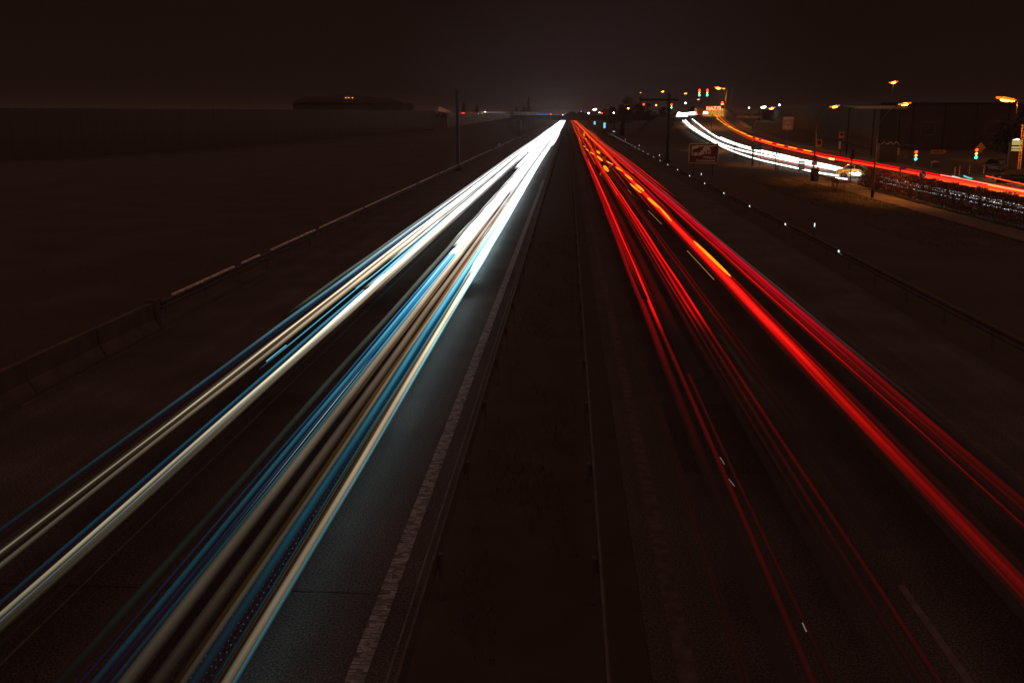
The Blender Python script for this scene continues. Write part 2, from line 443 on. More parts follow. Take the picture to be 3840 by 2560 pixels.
# broken headlight shine on that rail's top, put in as pale blocks
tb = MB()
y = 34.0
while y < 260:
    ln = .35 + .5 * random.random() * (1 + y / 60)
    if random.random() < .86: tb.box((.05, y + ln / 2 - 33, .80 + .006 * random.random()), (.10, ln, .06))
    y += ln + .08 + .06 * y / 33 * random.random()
shine_o = tb.build('shine_strip', M['cap'], LR); shine_o['kind'] = 'stuff'  # pale blocks standing in for headlight shine
pm2 = MB().box((0, 0, .45), (.07, .12, .9)).mesh('cap_post', M['darkpole'])
RXD = lambda y: .0 + max(0, (y - 130)) * .006
RR = guardrail('guardrail', 13.0, -1, 10, 900, M['steeldull'], 'dull steel guardrail on the right verge with small reflectors', 4, 110, RXD)
rm = MB().box((0, 0, 0), (.07, .04, .10)).mesh('reflector', M['refl'])
for i in range(0, 26):
    y = 48 + 12 * i; share(rm, 'reflector', RR, (RXD(y) - .06, y - 10, .66))
# concrete barrier elements at the near left
cb = thing('concrete_barrier', (-13.9, 8, 0), 'row of concrete barrier elements at lower left before the guardrail', 'barrier')
prof = [(-.30, 0), (.30, 0), (.26, .10), (.12, .34), (.08, .86), (-.08, .86), (-.12, .34), (-.26, .10)]
sg = MB().poly(prof, 0, 3.94).mesh('barrier_element', M['concrete'])
for i in range(6): share(sg, 'barrier_element', cb, (.02 * (i % 2), i * 4.0, 0))
MB().poly([(-.2, 0), (.2, 0), (.2, .95), (-.2, .95)], 0, .35).build('end_block', M['concrete'], cb, (0, 24.05, 0))

# delineator posts
def delineator(loc, label, refl=M['refl']):
    t = thing('delineator_post', loc, label, 'delineator', 'delineator posts along the verges')
    MB().poly([(-.06, 0), (.06, 0), (.06, .98), (-.06, 1.06)], -.05, .05).build('post_body', M['steeldull'], t)
    MB().poly([(-.061, .78), (.061, .75), (.061, .92), (-.061, .95)], -.054, .054).build('black_band', M['black'], t)
    MB().box((0, -.058, .84), (.05, .01, .20)).build('reflector', refl, t)
for i, nm in enumerate(['nearest the camera', 'just right of the brown deer sign', 'left of the brown deer sign', 'midway to the bridge', 'closest to the bridge']):
    delineator((14.15 + .3 * (i > 2), 58 + 50 * i, 0), 'delineator post on the right verge, ' + nm)
delineator((-14.6, 215, 0), 'lone delineator post on the left verge beyond the guardrail')

# ------------------------------------------------------------------ light trails
def lx(k, z): return k * (H - z) / math.cos(PITCH)
YS = [5.0]
while YS[-1] < 1150: YS.append(YS[-1] * 1.06)
CX = lambda y: 0.0
def inten(tab, y):
    if y <= tab[0][0]: return tab[0][1]
    for (a, b), (c, d) in zip(tab, tab[1:]):
        if y <= c:
            t = (math.log(y) - math.log(a)) / (math.log(c) - math.log(a)); return math.exp(math.log(b) + (math.log(d) - math.log(b)) * t)
    return tab[-1][1]
PROF = [.22, .75, 1.0, .75, .22]
def streak(parent, path, wf, colf, hgt=.55, under=None, y0=5, y1=1150, name='streak', soft=1.0, ys=None, flat=False, fade=0.0):
    """solid glowing strand: elliptical tube, path(y)->(x,z), wf(y) width, colf(y) radiance"""
    pts = [y for y in (ys or YS) if y0 < y < y1]; pts = [y0] + pts + [y1]
    mb_ = MB(); mb_.sm = True; mb_.c = []; n = 12
    ox, oy = parent.location.x, parent.location.y
    oz = parent.location.z
    for y in pts:
        x, z = path(y); wd = wf(y) / 2 * (1 if flat else 1.35); c = colf(y)
        vr = 1 + .16 * math.sin(y * .9 + wf(5) * 900) * math.sin(y * .23 + wf(5) * 300); c = (c[0] * vr, c[1] * vr, c[2] * vr)
        fd = ss((y - y0) / (fade * y0)) if fade else 1.0
        for k in range(n):
            a = 2 * math.pi * k / n
            mb_.v.append((x - ox + math.cos(a) * wd, y - oy, z - oz + math.sin(a) * wd * hgt))
            if flat: q = 1.0
            elif k <= 6: q = fd * ([.05, .20, .62, 1.0, .62, .20, .05][k] * soft + (1 - soft))
            else: q = .05 * fd
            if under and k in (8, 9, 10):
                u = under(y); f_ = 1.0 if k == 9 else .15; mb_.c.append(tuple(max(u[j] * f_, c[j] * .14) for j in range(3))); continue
            mb_.c.append(tuple(max(.0072 * (1, .42, .30)[j], c[j] * q) for j in range(3)))  # floor is the road's dim tone put into the strand's glow
    for i in range(len(pts) - 1):
        for k in range(n):
            a = i * n + k; b = i * n + (k + 1) % n; mb_.f.append((a, b, b + n, a + n))
    mb_.f.append(tuple(range(n))); mb_.f.append(tuple((len(pts) - 1) * n + k for k in range(n))[::-1])
    return mb_.build(name, M['glow'], parent)

WT = [(9, .07), (12, .13), (17, .22), (24, .50), (30, 1.0), (40, 2.3), (55, 3.8), (80, 4.5), (120, 4.5), (250, 4), (1200, 5)]
def white(mult, hue, tab=WT):
    def f(y):
        b = inten(tab, y) * mult; k = ss((y - 30) / 70.0)      # the colour of the lamp washes out to white where it shines straight at you
        return tuple(b * (hue[j] + (1 - hue[j]) * k) for j in range(3))
    return f
CT = [(9, .02), (12, .05), (17, .13), (24, .36), (30, .85), (40, 2.2), (55, 3.8), (80, 4.5), (120, 4.5), (250, 4), (1200, 5)]
TAN = (1.0, .78, .50); CREAM = (1, .88, .66); CYAN = (.10, .52, .75); BLUE = (.05, .22, .45); BROWN = (.40, .24, .14); GREY = (.42, .45, .36); AMB = (1, .48, .12); SNOW = (.95, 1, .95)
def underside_glow(s, y_lo=0):  # extra glow on unseen undersides, added to light the road
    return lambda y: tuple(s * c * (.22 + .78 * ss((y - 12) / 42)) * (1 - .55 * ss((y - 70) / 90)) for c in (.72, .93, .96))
def wobble(amp, per, ph):
    return lambda y: amp * math.sin(y / per + ph) * ss((y - 45) / 150)
def trail(label, specs, group='headlight trails on the left carriageway', z=.65, cat='light trail', sgn=-1, ph=0.0):
    t = thing('headlight_trail' if sgn < 0 else 'tail_light_trail', (sgn * 5, 8, 0), label, cat, group)
    for sp in specs:
        k, wk, mult, hue = sp[:4]; o = sp[4] if len(sp) > 4 else {}
        zz = o.get('z', z); wb_ = wobble(o.get('amp', .12), o.get('per', 40), ph)
        kf = o.get('kf', 0.0)
        grow = o.get('grow', 1.0)
        def path(y, k=k, zz=zz, wb_=wb_, kf=kf):
            return (sgn * lx(k + kf * ss((y - 30) / 200), zz) + wb_(y) + .010 * math.sin(y / 3.3 + k * 90), zz + .007 * math.sin(y / 2.1 + k * 60))
        def wf(y, wk=wk, grow=grow): return lx(wk, zz) * (1 + (grow - 1) * ss((y - 14) / 48))
        cf = white(mult, hue, o.get('tab', WT)) if sgn < 0 else red(mult, hue, o.get('tab', RTB))
        streak(t, path, wf, cf, under=o.get('under'), y0=o.get('y0', 5), y1=o.get('y1', 1150), soft=o.get('soft', 1.0), hgt=o.get('hgt', .5), fade=(o.get('fade', .35 if sgn > 0 else .12) if o.get('y0', 5) > 10 else 0))
    return t
# outer lane vehicle (upper pair of bundles)
trail('blue and cream pair of headlight streaks, outermost on the left carriageway', [
    (1.352, .014, .40, (.22, .50, .62), dict(tab=CT, grow=2.5)), (1.325, .012, .10, BLUE, dict(tab=CT, grow=3)), (1.292, .010, .35, BROWN, dict(grow=3)),
    (1.280, .011, 1.3, (1, .86, .58), dict(grow=3.6)), (1.268, .014, .35, BROWN, dict(grow=3)), (1.246, .014, .55, TAN, dict(grow=3)), (1.39, .02, .12, GREY, dict(y0=31, grow=1.5))], ph=.3)
trail('broad white band with blue upper edge, second bundle from the left verge', [
    (1.150, .012, .70, CYAN, dict(tab=CT, grow=3)), (1.136, .012, .25, BLUE, dict(tab=CT, grow=3)), (1.121, .012, 2.1, (1, .86, .56), dict(grow=4)), (1.106, .010, .8, (.8, .85, .85), dict(grow=4)), (1.098, .012, .35, TAN, dict(grow=3)),
    (1.089, .012, .30, TAN, dict(grow=2)), (1.06, .008, .05, BROWN, {})], ph=1.1)
trail('second car filling the outer lane with white far up the road', [
    (1.31, .06, .9, SNOW, dict(y0=40, z=.55, kf=.02)), (1.22, .05, 1.0, CREAM, dict(y0=44, z=.55, kf=.02)), (1.20, .006, 1.2, CYAN, dict(y0=24, y1=60)),
    (1.115, .07, 1.0, SNOW, dict(y0=36, z=.55, kf=-.04))], ph=2.0)
# short cyan glints between the bundles
t = thing('headlight_trail', (-8.6, 25, 0), 'thin broken cyan glints between the two left bundles', 'light trail', 'headlight trails on the left carriageway')
for a, b in ((26.5, 28.5), (38.5, 40.5), (50, 53.5), (55, 60), (62, 70)):
    streak(t, lambda y: (-lx(1.21, .3), .3), lambda y: .035, lambda y: tuple(c * (.5 + y / 60) for c in (.25, .8, 1.0)), y0=a, y1=b)
# inner lane: several cars
UB = underside_glow(10.5)
trail('grey green and blue streaks at the left side of the inner lane', [
    (.880, .022, .16, GREY, dict(grow=1.6)), (.845, .008, .9, BLUE, dict(tab=CT)), (.823, .014, 1.1, CYAN, dict(tab=CT, grow=1.8)), (.806, .010, .9, BLUE, dict(tab=CT, grow=2)),
    (.801, .004, 1.0, SNOW, dict(tab=[(13, .02), (17, .5), (21, 1.2), (26, 1.0), (32, .4), (60, .5), (1200, .5)])),
    (.787, .010, 1.0, CYAN, dict(tab=CT, grow=2))], ph=.9)
trail('tan and brown streaks in the middle of the inner lane', [
    (.765, .026, .60, (.8, .62, .42), dict(grow=1.4)), (.742, .005, .22, AMB, dict(y0=20)), (.708, .026, .27, (.9, .62, .42), dict(grow=1.0)), (.676, .014, .16, AMB, dict(grow=1.4, hgt=.4)),
    (.664, .014, .42, (.9, .7, .5), dict(grow=1.2))], ph=1.9)
trail('turquoise pair of streaks right of the tan ones in the inner lane', [
    (.643, .020, 1.0, CYAN, dict(tab=CT, grow=1.5)), (.625, .006, .40, BLUE, dict(tab=CT)), (.614, .006, .9, CYAN, dict(tab=CT)), (.608, .004, .35, AMB, {})], ph=2.6)
trail('sand coloured band with white inner edge, nearest the median', [
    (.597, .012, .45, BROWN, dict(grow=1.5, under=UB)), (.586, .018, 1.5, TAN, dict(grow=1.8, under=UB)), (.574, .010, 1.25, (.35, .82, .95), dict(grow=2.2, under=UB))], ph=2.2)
trail('dazzling white mass of headlights filling the inner lane far away', [
    (.84, .09, 1.0, SNOW, dict(y0=48, z=.5, kf=.03)), (.74, .08, .8, SNOW, dict(y0=82, z=.5)), (.655, .06, 1.0, SNOW, dict(y0=50, z=.5)), (.60, .06, 1.2, SNOW, dict(y0=42, z=.5, kf=.02, under=underside_glow(6))),
    (.93, .08, .9, SNOW, dict(y0=120, z=.5, kf=.02)), (1.02, .09, .9, SNOW, dict(y0=170, z=.5)), (.50, .05, .9, SNOW, dict(y0=210, z=.5))], ph=.2)
t = thing('headlight_trail', (-6.0, 25, 0), 'white flare of a car pulling across at mid distance in the inner lane', 'light trail', 'headlight trails on the left carriageway')
streak(t, lambda y: (-lx(.80 - .02 * math.sin((y - 46) / 9), .55), .55), lambda y: .45, lambda y: (3, 3.1, 3), y0=46, y1=72)
streak(t, lambda y: (-lx(.595, .55), .55), lambda y: .22 + .18 * ss((y - 38) / 6), lambda y: (2.2, 2.2, 2.1), y0=38, y1=70)
# pulsed LED dots
def dots(parent, k, y0, y1, step, m, sz, col):
    mb_ = MB(); mb_.c = []
    y = y0; px_, py_ = parent.location.x, parent.location.y
    while y < y1:
        x = -lx(k, .65) + random.uniform(-.012, .012) - px_; n0 = len(mb_.v)
        mb_.box((x, y - py_, .68), (sz, sz * 1.5, .012)); b = col[3] * random.uniform(.4, 1.3)
        mb_.c += [(col[0] * b, col[1] * b, col[2] * b)] * (len(mb_.v) - n0)
        y += step * (1 + y / 50)
    o = mb_.build('pulsed_dots', M['glow'], parent); o['kind'] = 'stuff'; o.data.color_attributes.active_color_name = 'glow'
t = thing('headlight_trail', (-4, 8, 0), 'rows of tiny blue green dots left by pulsed lamps between the streaks', 'light trail', 'headlight trails on the left carriageway')
for k, st, cc in ((.655, .10, (.25, .6, .7, .05)), (.632, .12, (.25, .6, .7, .05)), (.621, .14, (.35, .7, .75, .08))):
    dots(t, k, 9.5, 30, st, None, .012, cc)

# ---- red side
RTB = [(8, .03), (12, .05), (16, .09), (22, .25), (27, .55), (33, .95), (60, 1.3), (150, 1.7), (1200, 2.6)]
def red(mult, hue, tab):
    def f(y):
        b = inten(tab, y) * mult; g = ss((y - 60) / 260)
        return (b * hue[0], b * (hue[1] + .05 * g), b * hue[2])
    return f
RED = (1, .006, .006); DEEP = (.55, .004, .010); CRIM = (.75, .007, .022); ORG = (1, .06, .008)
NT = [(8, .008), (12, .016), (16, .035), (22, .11), (27, .3), (33, .8), (60, 1.2), (150, 1.6), (1200, 2.4)]
DIM = [(8, .012), (12, .022), (20, .05), (28, .10), (29.5, .14), (31, .9), (60, 1.3), (150, 1.7), (1200, 2.4)]
GRP = 'tail light trails on the right carriageway'
def rt(label, specs, ph): return trail(label, specs, GRP, .75, 'light trail', 1, ph)
rt('innermost red streaks hugging the median, ending in a dim broad band', [
    (.400, .026, .55, DEEP, dict(tab=NT)), (.443, .013, 1.5, RED, dict(tab=DIM, amp=.25, grow=1.5)), (.463, .016, .35, DEEP, dict(tab=NT, y0=30)), (.474, .009, .9, RED, dict(tab=DIM, amp=.25, grow=1.5))], .4)
rt('wide dark crimson bands between the first two red bundles', [
    (.42, .035, .45, DEEP, dict(tab=NT, y0=34)), (.50, .05, .10, DEEP, dict(tab=NT, y0=24)), (.58, .018, .16, DEEP, dict(tab=NT, y0=12))], 1.2)
rt('pair of sharp red streaks left of the lane dashes', [
    (.608, .008, .5, RED, dict(tab=DIM, amp=.3)), (.634, .012, .8, RED, dict(tab=DIM, amp=.3, grow=1.3)), (.664, .011, 1.4, RED, dict(tab=DIM, amp=.3, grow=1.5)), (.648, .014, .3, DEEP, dict(tab=NT, y0=26))], 2.2)
rt('dim red streaks just right of the lane dashes', [(.735, .016, .22, DEEP, dict(tab=NT, y0=14)), (.760, .012, .16, DEEP, dict(tab=NT, y0=14))], 3.0)
rt('broad bright red beam of the outer lane', [
    (.937, .008, .55, RED, {}), (.950, .014, 1.5, RED, dict(grow=1.5)), (.966, .026, 2.2, (1, .012, .006), dict(grow=1.4)), (.987, .018, 1.1, RED, dict(grow=1.4)), (1.006, .024, .38, DEEP, dict(grow=1.2)), (.925, .02, .18, DEEP, {})], 3.6)
rt('outermost red beam with a crimson upper edge', [
    (1.120, .008, 1.1, RED, dict(grow=1.4)), (1.137, .018, .38, DEEP, dict(grow=1.3)), (1.157, .016, .65, CRIM, dict(grow=1.5)), (1.180, .026, .75, CRIM, dict(grow=1.5)), (1.105, .012, .25, DEEP, {}), (1.212, .020, .09, (.8, .35, .3), dict())], 4.4)
rt('bundle of fine red streaks merging far up the road', [
    (1.24, .012, .9, RED, dict(y0=60, amp=.4)), (1.30, .014, .9, RED, dict(y0=75, amp=.3)), (1.04, .014, .9, RED, dict(y0=60, amp=.5, per=25)), (.88, .010, .8, RED, dict(y0=62, amp=.6, per=30)), (.80, .009, .8, RED, dict(y0=80, amp=.6, per=33))], 5.2)
rt('faint orange double line beside the median', [
    (.318, .004, .35, (.5, .10, .01), dict(tab=[(8, .10), (1200, .10)], amp=.05)), (.328, .003, .3, (.5, .10, .01), dict(tab=[(8, .10), (1200, .10)], amp=.05))], 0)
# cars changing lane far away: wandering single streaks
t = thing('tail_light_trail', (5, 60, 0), 'thin red lines weaving between the lanes in the distance', 'light trail', GRP)
for i, (a, b, c, ph, y0) in enumerate([(.5, .95, 120, 18, 75), (.62, 1.05, 150, 22, 80), (.45, .72, 170, 26, 70), (.95, .55, 190, 30, 95), (1.1, .75, 210, 24, 110), (1.2, .9, 140, 28, 85), (.55, .62, 260, 30, 130), (.7, .45, 300, 40, 140), (1.05, 1.2, 240, 40, 150)]):
    streak(t, lambda y, a=a, b=b, c=c, ph=ph: (lx(a + (b - a) * ss((y - c + ph) / (2 * ph)), .75), .75), lambda y: .11, lambda y: (1.1, .035, .006), y0=y0, y1=c * 2.6)
# amber indicator flashes
def flashes(label, items, zz=.85):
    p0 = S(*items[0][0], zz)
    t_ = thing('indicator_trail', (p0.x, p0.y, 0), label, 'light trail', 'flashing indicator trails on the right carriageway')
    for (a, b, wd) in items:
        A = S(*a, zz); B = S(*b, zz)
        if A.y > B.y: A, B = B, A
        def path(y, A=A, B=B): 
            q = (y - A.y) / (B.y - A.y); return (A.x + (B.x - A.x) * q, zz)
        streak(t_, path, lambda y, wd=wd, A=A, B=B: wd * .72 * (.25 + .75 * math.sin(math.pi * max(.0, min(1, (y - A.y) / (B.y - A.y)))) ** .5), lambda y: (1.35, .46, .012), y0=A.y, y1=B.y, name='flash', hgt=.6, ys=[A.y + (B.y - A.y) * j / 4 for j in (.4, 1, 2, 3, 3.6)], flat=True)
def c5(x, y): return (1225 + .3515 * x, 245 + .3515 * y)
flashes('long amber indicator flashes inside the broad red beam', [
    (c5(1048, 878), c5(1288, 1108), .22), (c5(820, 652), c5(902, 748), .20), (c5(748, 596), c5(822, 660), .34), (c5(668, 506), c5(722, 552), .34),
    (c5(632, 503), c5(704, 564), .26), (c5(598, 443), c5(648, 480), .36), (c5(538, 394), c5(582, 424), .30), (c5(476, 356), c5(520, 380), .28)])
flashes('chain of small amber flashes weaving left in the distance', [
    (c5(462, 386), c5(488, 424), .60), (c5(416, 322), c5(452, 356), .50), (c5(368, 296), c5(400, 314), .32), (c5(342, 276), c5(362, 290), .30), (c5(326, 256), c5(340, 266), .30),
    (c5(416, 290), c5(434, 308), .62)])
flashes('tiny amber flashes high up between the red streaks', [
    (c5(326, 182), c5(336, 192), .5), (c5(330, 170), c5(338, 178), .6), (c5(342, 208), c5(346, 216), .3)])
# thin amber lines between bundles
t = thing('indicator_trail', (7, 30, 0), 'three hair thin amber lines left of the broad red beam', 'light trail', 'flashing indicator trails on the right carriageway')
for a, b in ((c5(612, 540), c5(658, 586)), (c5(750, 680), c5(838, 768)), (c5(1005, 942), c5(1180, 1130))):
    A = S(*b, .5); B = S(*a, .5)
    streak(t, lambda y, A=A, B=B: (A.x + (B.x - A.x) * (y - A.y) / (B.y - A.y), .5), lambda y: .04, lambda y: (.5, .20, .05), y0=A.y, y1=B.y, ys=[(A.y + B.y) / 2])
# small white glints right of the median
t = thing('glint_trail', (4, 20, 0), 'two short white glints low between the red streaks', 'light trail')
for a, b in (((1654, 1050), (1664, 1066)), ((1674, 1100), (1687, 1116)), ((1843, 1430), (1852, 1450))):
    A = S(*b, .9); B = S(*a, .9)
    streak(t, lambda y, A=A, B=B: (A.x + (B.x - A.x) * (y - A.y) / (B.y - A.y), .9), lambda y: .016, lambda y: (.25, .20, .19), y0=A.y, y1=B.y, ys=[(A.y + B.y) / 2], name='glint')

# ------------------------------------------------------------------ side road light trails
def strand(parent, pts, wd, col, name='streak', n=6, sub=5, fade=None):
    """glowing strand through measured points"""
    P_ = [Vector(p) for p in pts]; q = []
    for i in range(len(P_) - 1):
        p0 = P_[max(i - 1, 0)]; p1 = P_[i]; p2 = P_[i + 1]; p3 = P_[min(i + 2, len(P_) - 1)]
        for s_ in range(sub):
            u = s_ / sub
            q.append(.5 * ((2 * p1) + (p2 - p0) * u + (2 * p0 - 5 * p1 + 4 * p2 - p3) * u * u + (3 * p1 - p0 - 3 * p2 + p3) * u ** 3))
    q.append(P_[-1])
    mb_ = MB(); loc = parent.location
    mb_.tube([p - loc for p in q], wd, n); mb_.sm = True; mb_.c = []
    for i, p in enumerate(q):
        c = col(i / (len(q) - 1)) if callable(col) else col
        mb_.c += [c] * n
    return mb_.build(name, M['glow'], parent)
def onroad(pts, hz):
    """measured points of a lamp that runs hz above the side road"""
    res = []
    for px, py in pts:
        d = ray(px, py); t_ = 40.0
        while t_ < 420 and H + d.z / d.y * t_ > zp(t_) + hz: t_ += .4
        res.append((d.x * t_ / d.y, t_, zp(t_) + hz))
    return res
t = thing('headlight_trail', (33, 110, 0), 'thick white headlight band down the side road to the hedge', 'light trail', 'headlight trails on the side road')
W1 = onroad([(1975, 398), (1900, 381), (1850, 371), (1790, 358), (1740, 347), (1690, 333), (1650, 317), (1622, 299), (1604, 285), (1590, 274)], .65)
W2 = onroad([(1972, 402), (1900, 386), (1850, 376), (1790, 364), (1740, 354), (1690, 342), (1650, 328), (1612, 306), (1590, 291), (1574, 276)], .6)
strand(t, W1, .13, (4, 4, 3.6)); strand(t, W2, .13, (4, 4, 3.6))
t = thing('headlight_trail', (32.4, 76, 0), 'white streaks running behind the hedge, glinting through its gaps', 'light trail', 'headlight trails on the side road')
for zz_, xx_ in ((.40, 31.4), (.66, 31.6), (.90, 31.3)): strand(t, [(xx_, 103 - 2.4 * q_, zz_) for q_ in range(25)], .05, (1.7, 1.8, 1.65))
t = thing('headlight_trail', (33, 111, 0), 'thin upper white line above the thick band of the side road', 'light trail', 'headlight trails on the side road')
W3 = onroad([(1955, 392), (1900, 378.5), (1850, 368), (1790, 354), (1740, 343), (1690, 329), (1655, 315)], .8)
strand(t, W3, .06, (3, 3, 2.7))
t = thing('headlight_trail', (31, 112, 0), 'lower white band grazing the near kerb of the side road', 'light trail', 'headlight trails on the side road')
W4 = onroad([(1925, 404), (1880, 397), (1800, 380), (1740, 366), (1690, 350), (1645, 330), (1608, 308), (1584, 292), (1568, 277)], .3)
strand(t, W4, .085, lambda q: (3.2 + 3 * q, 3.2 + 3 * q, 2.9 + 2.6 * q))
W5 = onroad([(1900, 391), (1850, 381), (1790, 369), (1740, 360)], .5); strand(t, W5, .04, (1.3, .30, .18))
t = thing('headlight_trail', (39, 346, 6.4), 'white headlight band turning across the junction at the bridge end', 'light trail', 'headlight trails on the side road')
strand(t, [P(1556, 268, 342), P(1574, 266, 346), P(1590, 264, 350), P(1602, 262, 352)], .55, (4, 4, 4)); strand(t, [P(1560, 263, 344), P(1580, 261, 348), P(1596, 259.5, 350), P(1624, 259.5, 354)], .40, (4, 4, 4))
t = thing('headlight_trail', (38, 342, 6.4), 'dazzling headlamp of a car waiting at the bridge corner', 'light trail', 'headlight trails on the side road')
c = P(1560, 263, 340); MB().lathe([(.05, -.4), (.5, -.25), (.7, 0), (.5, .25), (.05, .4)], (0, 0, 0), 12, 'Y').build('lamp_glow', M['headlit'], t, c - t.location)
GS = 'tail light trails on the side road'
t = thing('tail_light_trail', (43, 100, 0), 'thick pair of red tail light streaks along the side road', 'light trail', GS)
A1 = [(2440, 461), (2352, 444), (2240, 424), (2150, 407), (2050, 389), (1960, 373), (1900, 362), (1840, 349), (1780, 335), (1730, 320)]
strand(t, onroad(A1, .7), .12, (2.0, .06, .02)); strand(t, onroad([(x, y - 6) for x, y in A1], .9), .10, (.9, .006, .006)); strand(t, onroad([(x, y - 3) for x, y in A1], .8), .07, (.45, .004, .004))
t = thing('tail_light_trail', (42, 80, 0), 'orange and yellow streaks below the red ones at the right edge of the side road', 'light trail', GS)
strand(t, onroad([(2460, 473), (2352, 451), (2260, 433), (2180, 418), (2110, 404)], .6), .09, lambda q: (1.6, .25 * (1 - q) + .06, .03)); strand(t, onroad([(2440, 459), (2352, 441), (2270, 425)], .9), .06, (1.4, .5, .02))
strand(t, onroad([(2440, 440), (2352, 424), (2265, 405)], 1.1), .05, (1.6, .10, .03)); strand(t, onroad([(2460, 465), (2352, 443), (2240, 420)], .5), .08, (1.2, .02, .01))
strand(t, onroad([(2420, 452), (2300, 429), (2200, 409), (2160, 402)], 1.0), .04, (1.5, .5, .35))
t = thing('tail_light_trail', (44, 250, 3), 'orange and red streaks climbing the upper ramp of the side road', 'light trail', GS)
A2 = [(1735, 322), (1712, 311), (1690, 299), (1672, 286), (1658, 274), (1650, 266)]
strand(t, onroad(A2, .7), .09, lambda q: (1.4, .02 + .25 * q, .01)); strand(t, onroad([(x - 5, y + 2) for x, y in A2], .6), .06, lambda q: (.8, .02 + .2 * q, .01)); strand(t, onroad([(x + 6, y - 1) for x, y in A2], .8), .06, lambda q: (.5, .01 + .12 * q, .01))
t = thing('indicator_trail', (44, 200, 2), 'dashed amber indicator flashes along the upper side road', 'light trail', 'indicator trails on the side road')
c1 = lambda x, y: (1347 + .2083 * x, 147 + .2083 * y)
for a, b in (((1400, 545), (1450, 590)), ((1440, 605), (1462, 618)), ((1475, 630), (1500, 645)), ((1510, 657), (1545, 675)), ((1560, 688), (1615, 710)), ((1620, 718), (1680, 742)), ((1695, 752), (1760, 776)), ((1775, 788), (1830, 806)), ((1870, 822), (1895, 830)), ((1930, 842), (1960, 850)), ((1975, 853), (2045, 872)), ((2100, 886), (2175, 903)), ((2230, 916), (2315, 934)), ((2395, 950), (2480, 966))):
    strand(t, onroad([c1(*a), c1(*b)], .95), .10, (1.5, .55, .03), 'flash', 6, 2)
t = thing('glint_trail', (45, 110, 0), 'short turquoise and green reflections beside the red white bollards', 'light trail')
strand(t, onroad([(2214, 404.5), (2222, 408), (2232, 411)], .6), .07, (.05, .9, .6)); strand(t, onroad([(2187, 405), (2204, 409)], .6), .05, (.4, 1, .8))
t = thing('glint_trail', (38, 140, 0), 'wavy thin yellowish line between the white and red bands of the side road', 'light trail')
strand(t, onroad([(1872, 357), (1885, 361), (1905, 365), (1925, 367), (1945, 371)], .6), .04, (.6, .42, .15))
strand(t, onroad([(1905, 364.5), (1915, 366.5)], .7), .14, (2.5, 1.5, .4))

# ------------------------------------------------------------------ bridge over the motorway
br = thing('road_bridge', (9, 352, 0), 'dark concrete road bridge crossing the motorway at its far end', 'bridge')
MB().box((0, 0, 5.75), (70, 11, 1.3)).build('deck', M['darkconcrete'], br)
for s_ in (-1, 1):
    MB().box((0, s_ * 5.3, 6.62), (70, .3, .42)).build('parapet', M['darkconcrete'], br)
    rl = MB()
    for x in range(-34, 35, 2): rl.box((x, s_ * 5.3, 7.05), (.05, .05, .5))
    rl.tube([(-35, s_ * 5.3, 7.32), (35, s_ * 5.3, 7.32)], .03, 6); rl.build('railing', M['darkpole'], br)
for x, h_ in ((-26, 5.1), (-9.4, 5.1), (9.5, 5.1)):
    MB().box((x, 0, h_ / 2), (.9 if abs(x + 9.4) < 1 else 1.2, 8, h_)).build('pier', M['darkconcrete'], br)
MB().box((0, 0, 6.43), (70, 10.2, .05)).build('roadway', M['asphalt2'], br)

# ------------------------------------------------------------------ noise barrier on the left
nw = thing('noise_barrier', (-82, 143, 0), 'long dark noise barrier with a see-through paneled stretch on the left', 'wall')
A = Vector((-110, 108, 0)); B = Vector((-35.6, 267, 0)); 
nseg = 40; d = (B - A); ang = math.atan2(d.y, d.x); sl_ = d.length / nseg
pmesh = MB().box((sl_ / 2, 0, 4.0), (sl_ - .12, .14, 7.96)).mesh('panel', M['noise'])
pom = MB().box((0, 0, 4.03), (.16, .20, 8.06)).mesh('post', M['noise'])
for i in range(nseg):
    p = A + d * i / nseg - nw.location; share(pmesh, 'panel', nw, p, ang); share(pom, 'post', nw, p, ang)
MB().box(((A + B) / 2 - nw.location) + Vector((0, 0, 8.03)), (d.length, .2, .05), ang).build('coping', M['steeldull'], nw)
# clear stretch: its foot climbs with the ramp
C0 = P(1026, 294.5, 267); C1 = P(1176, 268.5, 350)
top0 = P(1026, 257.5, 267); top1 = P(1176, 257.8, 350)
npan = 26
for i in range(npan):
    q0 = i / npan; q1 = (i + 1) / npan
    # even spacing in the real length
    a = C0.lerp(C1, q0) - nw.location; b = C0.lerp(C1, q1) - nw.location; ta = top0.lerp(top1, q0) - nw.location; tb_ = top0.lerp(top1, q1) - nw.location
    v = (b - a) * .03; nrm = Vector((b.y - a.y, a.x - b.x, 0)).normalized() * .015
    q = [a + v, b - v, tb_ - v, ta + v]
    MB().add([p + nrm for p in q] + [p - nrm for p in q], [(0, 1, 2, 3), (7, 6, 5, 4), (0, 4, 5, 1), (1, 5, 6, 2), (2, 6, 7, 3), (3, 7, 4, 0)]).build('clear_pane', M['clear'], nw)
    MB().tube([a, ta + Vector((0, 0, .1))], .07, 6).build('post', M['darkpole'], nw)
MB().tube([C0 - nw.location, C1 - nw.location], .09, 6).build('bottom_rail', M['steel'], nw)
MB().tube([top0 - nw.location, top1 - nw.location], .07, 6).build('top_rail', M['steeldull'], nw)
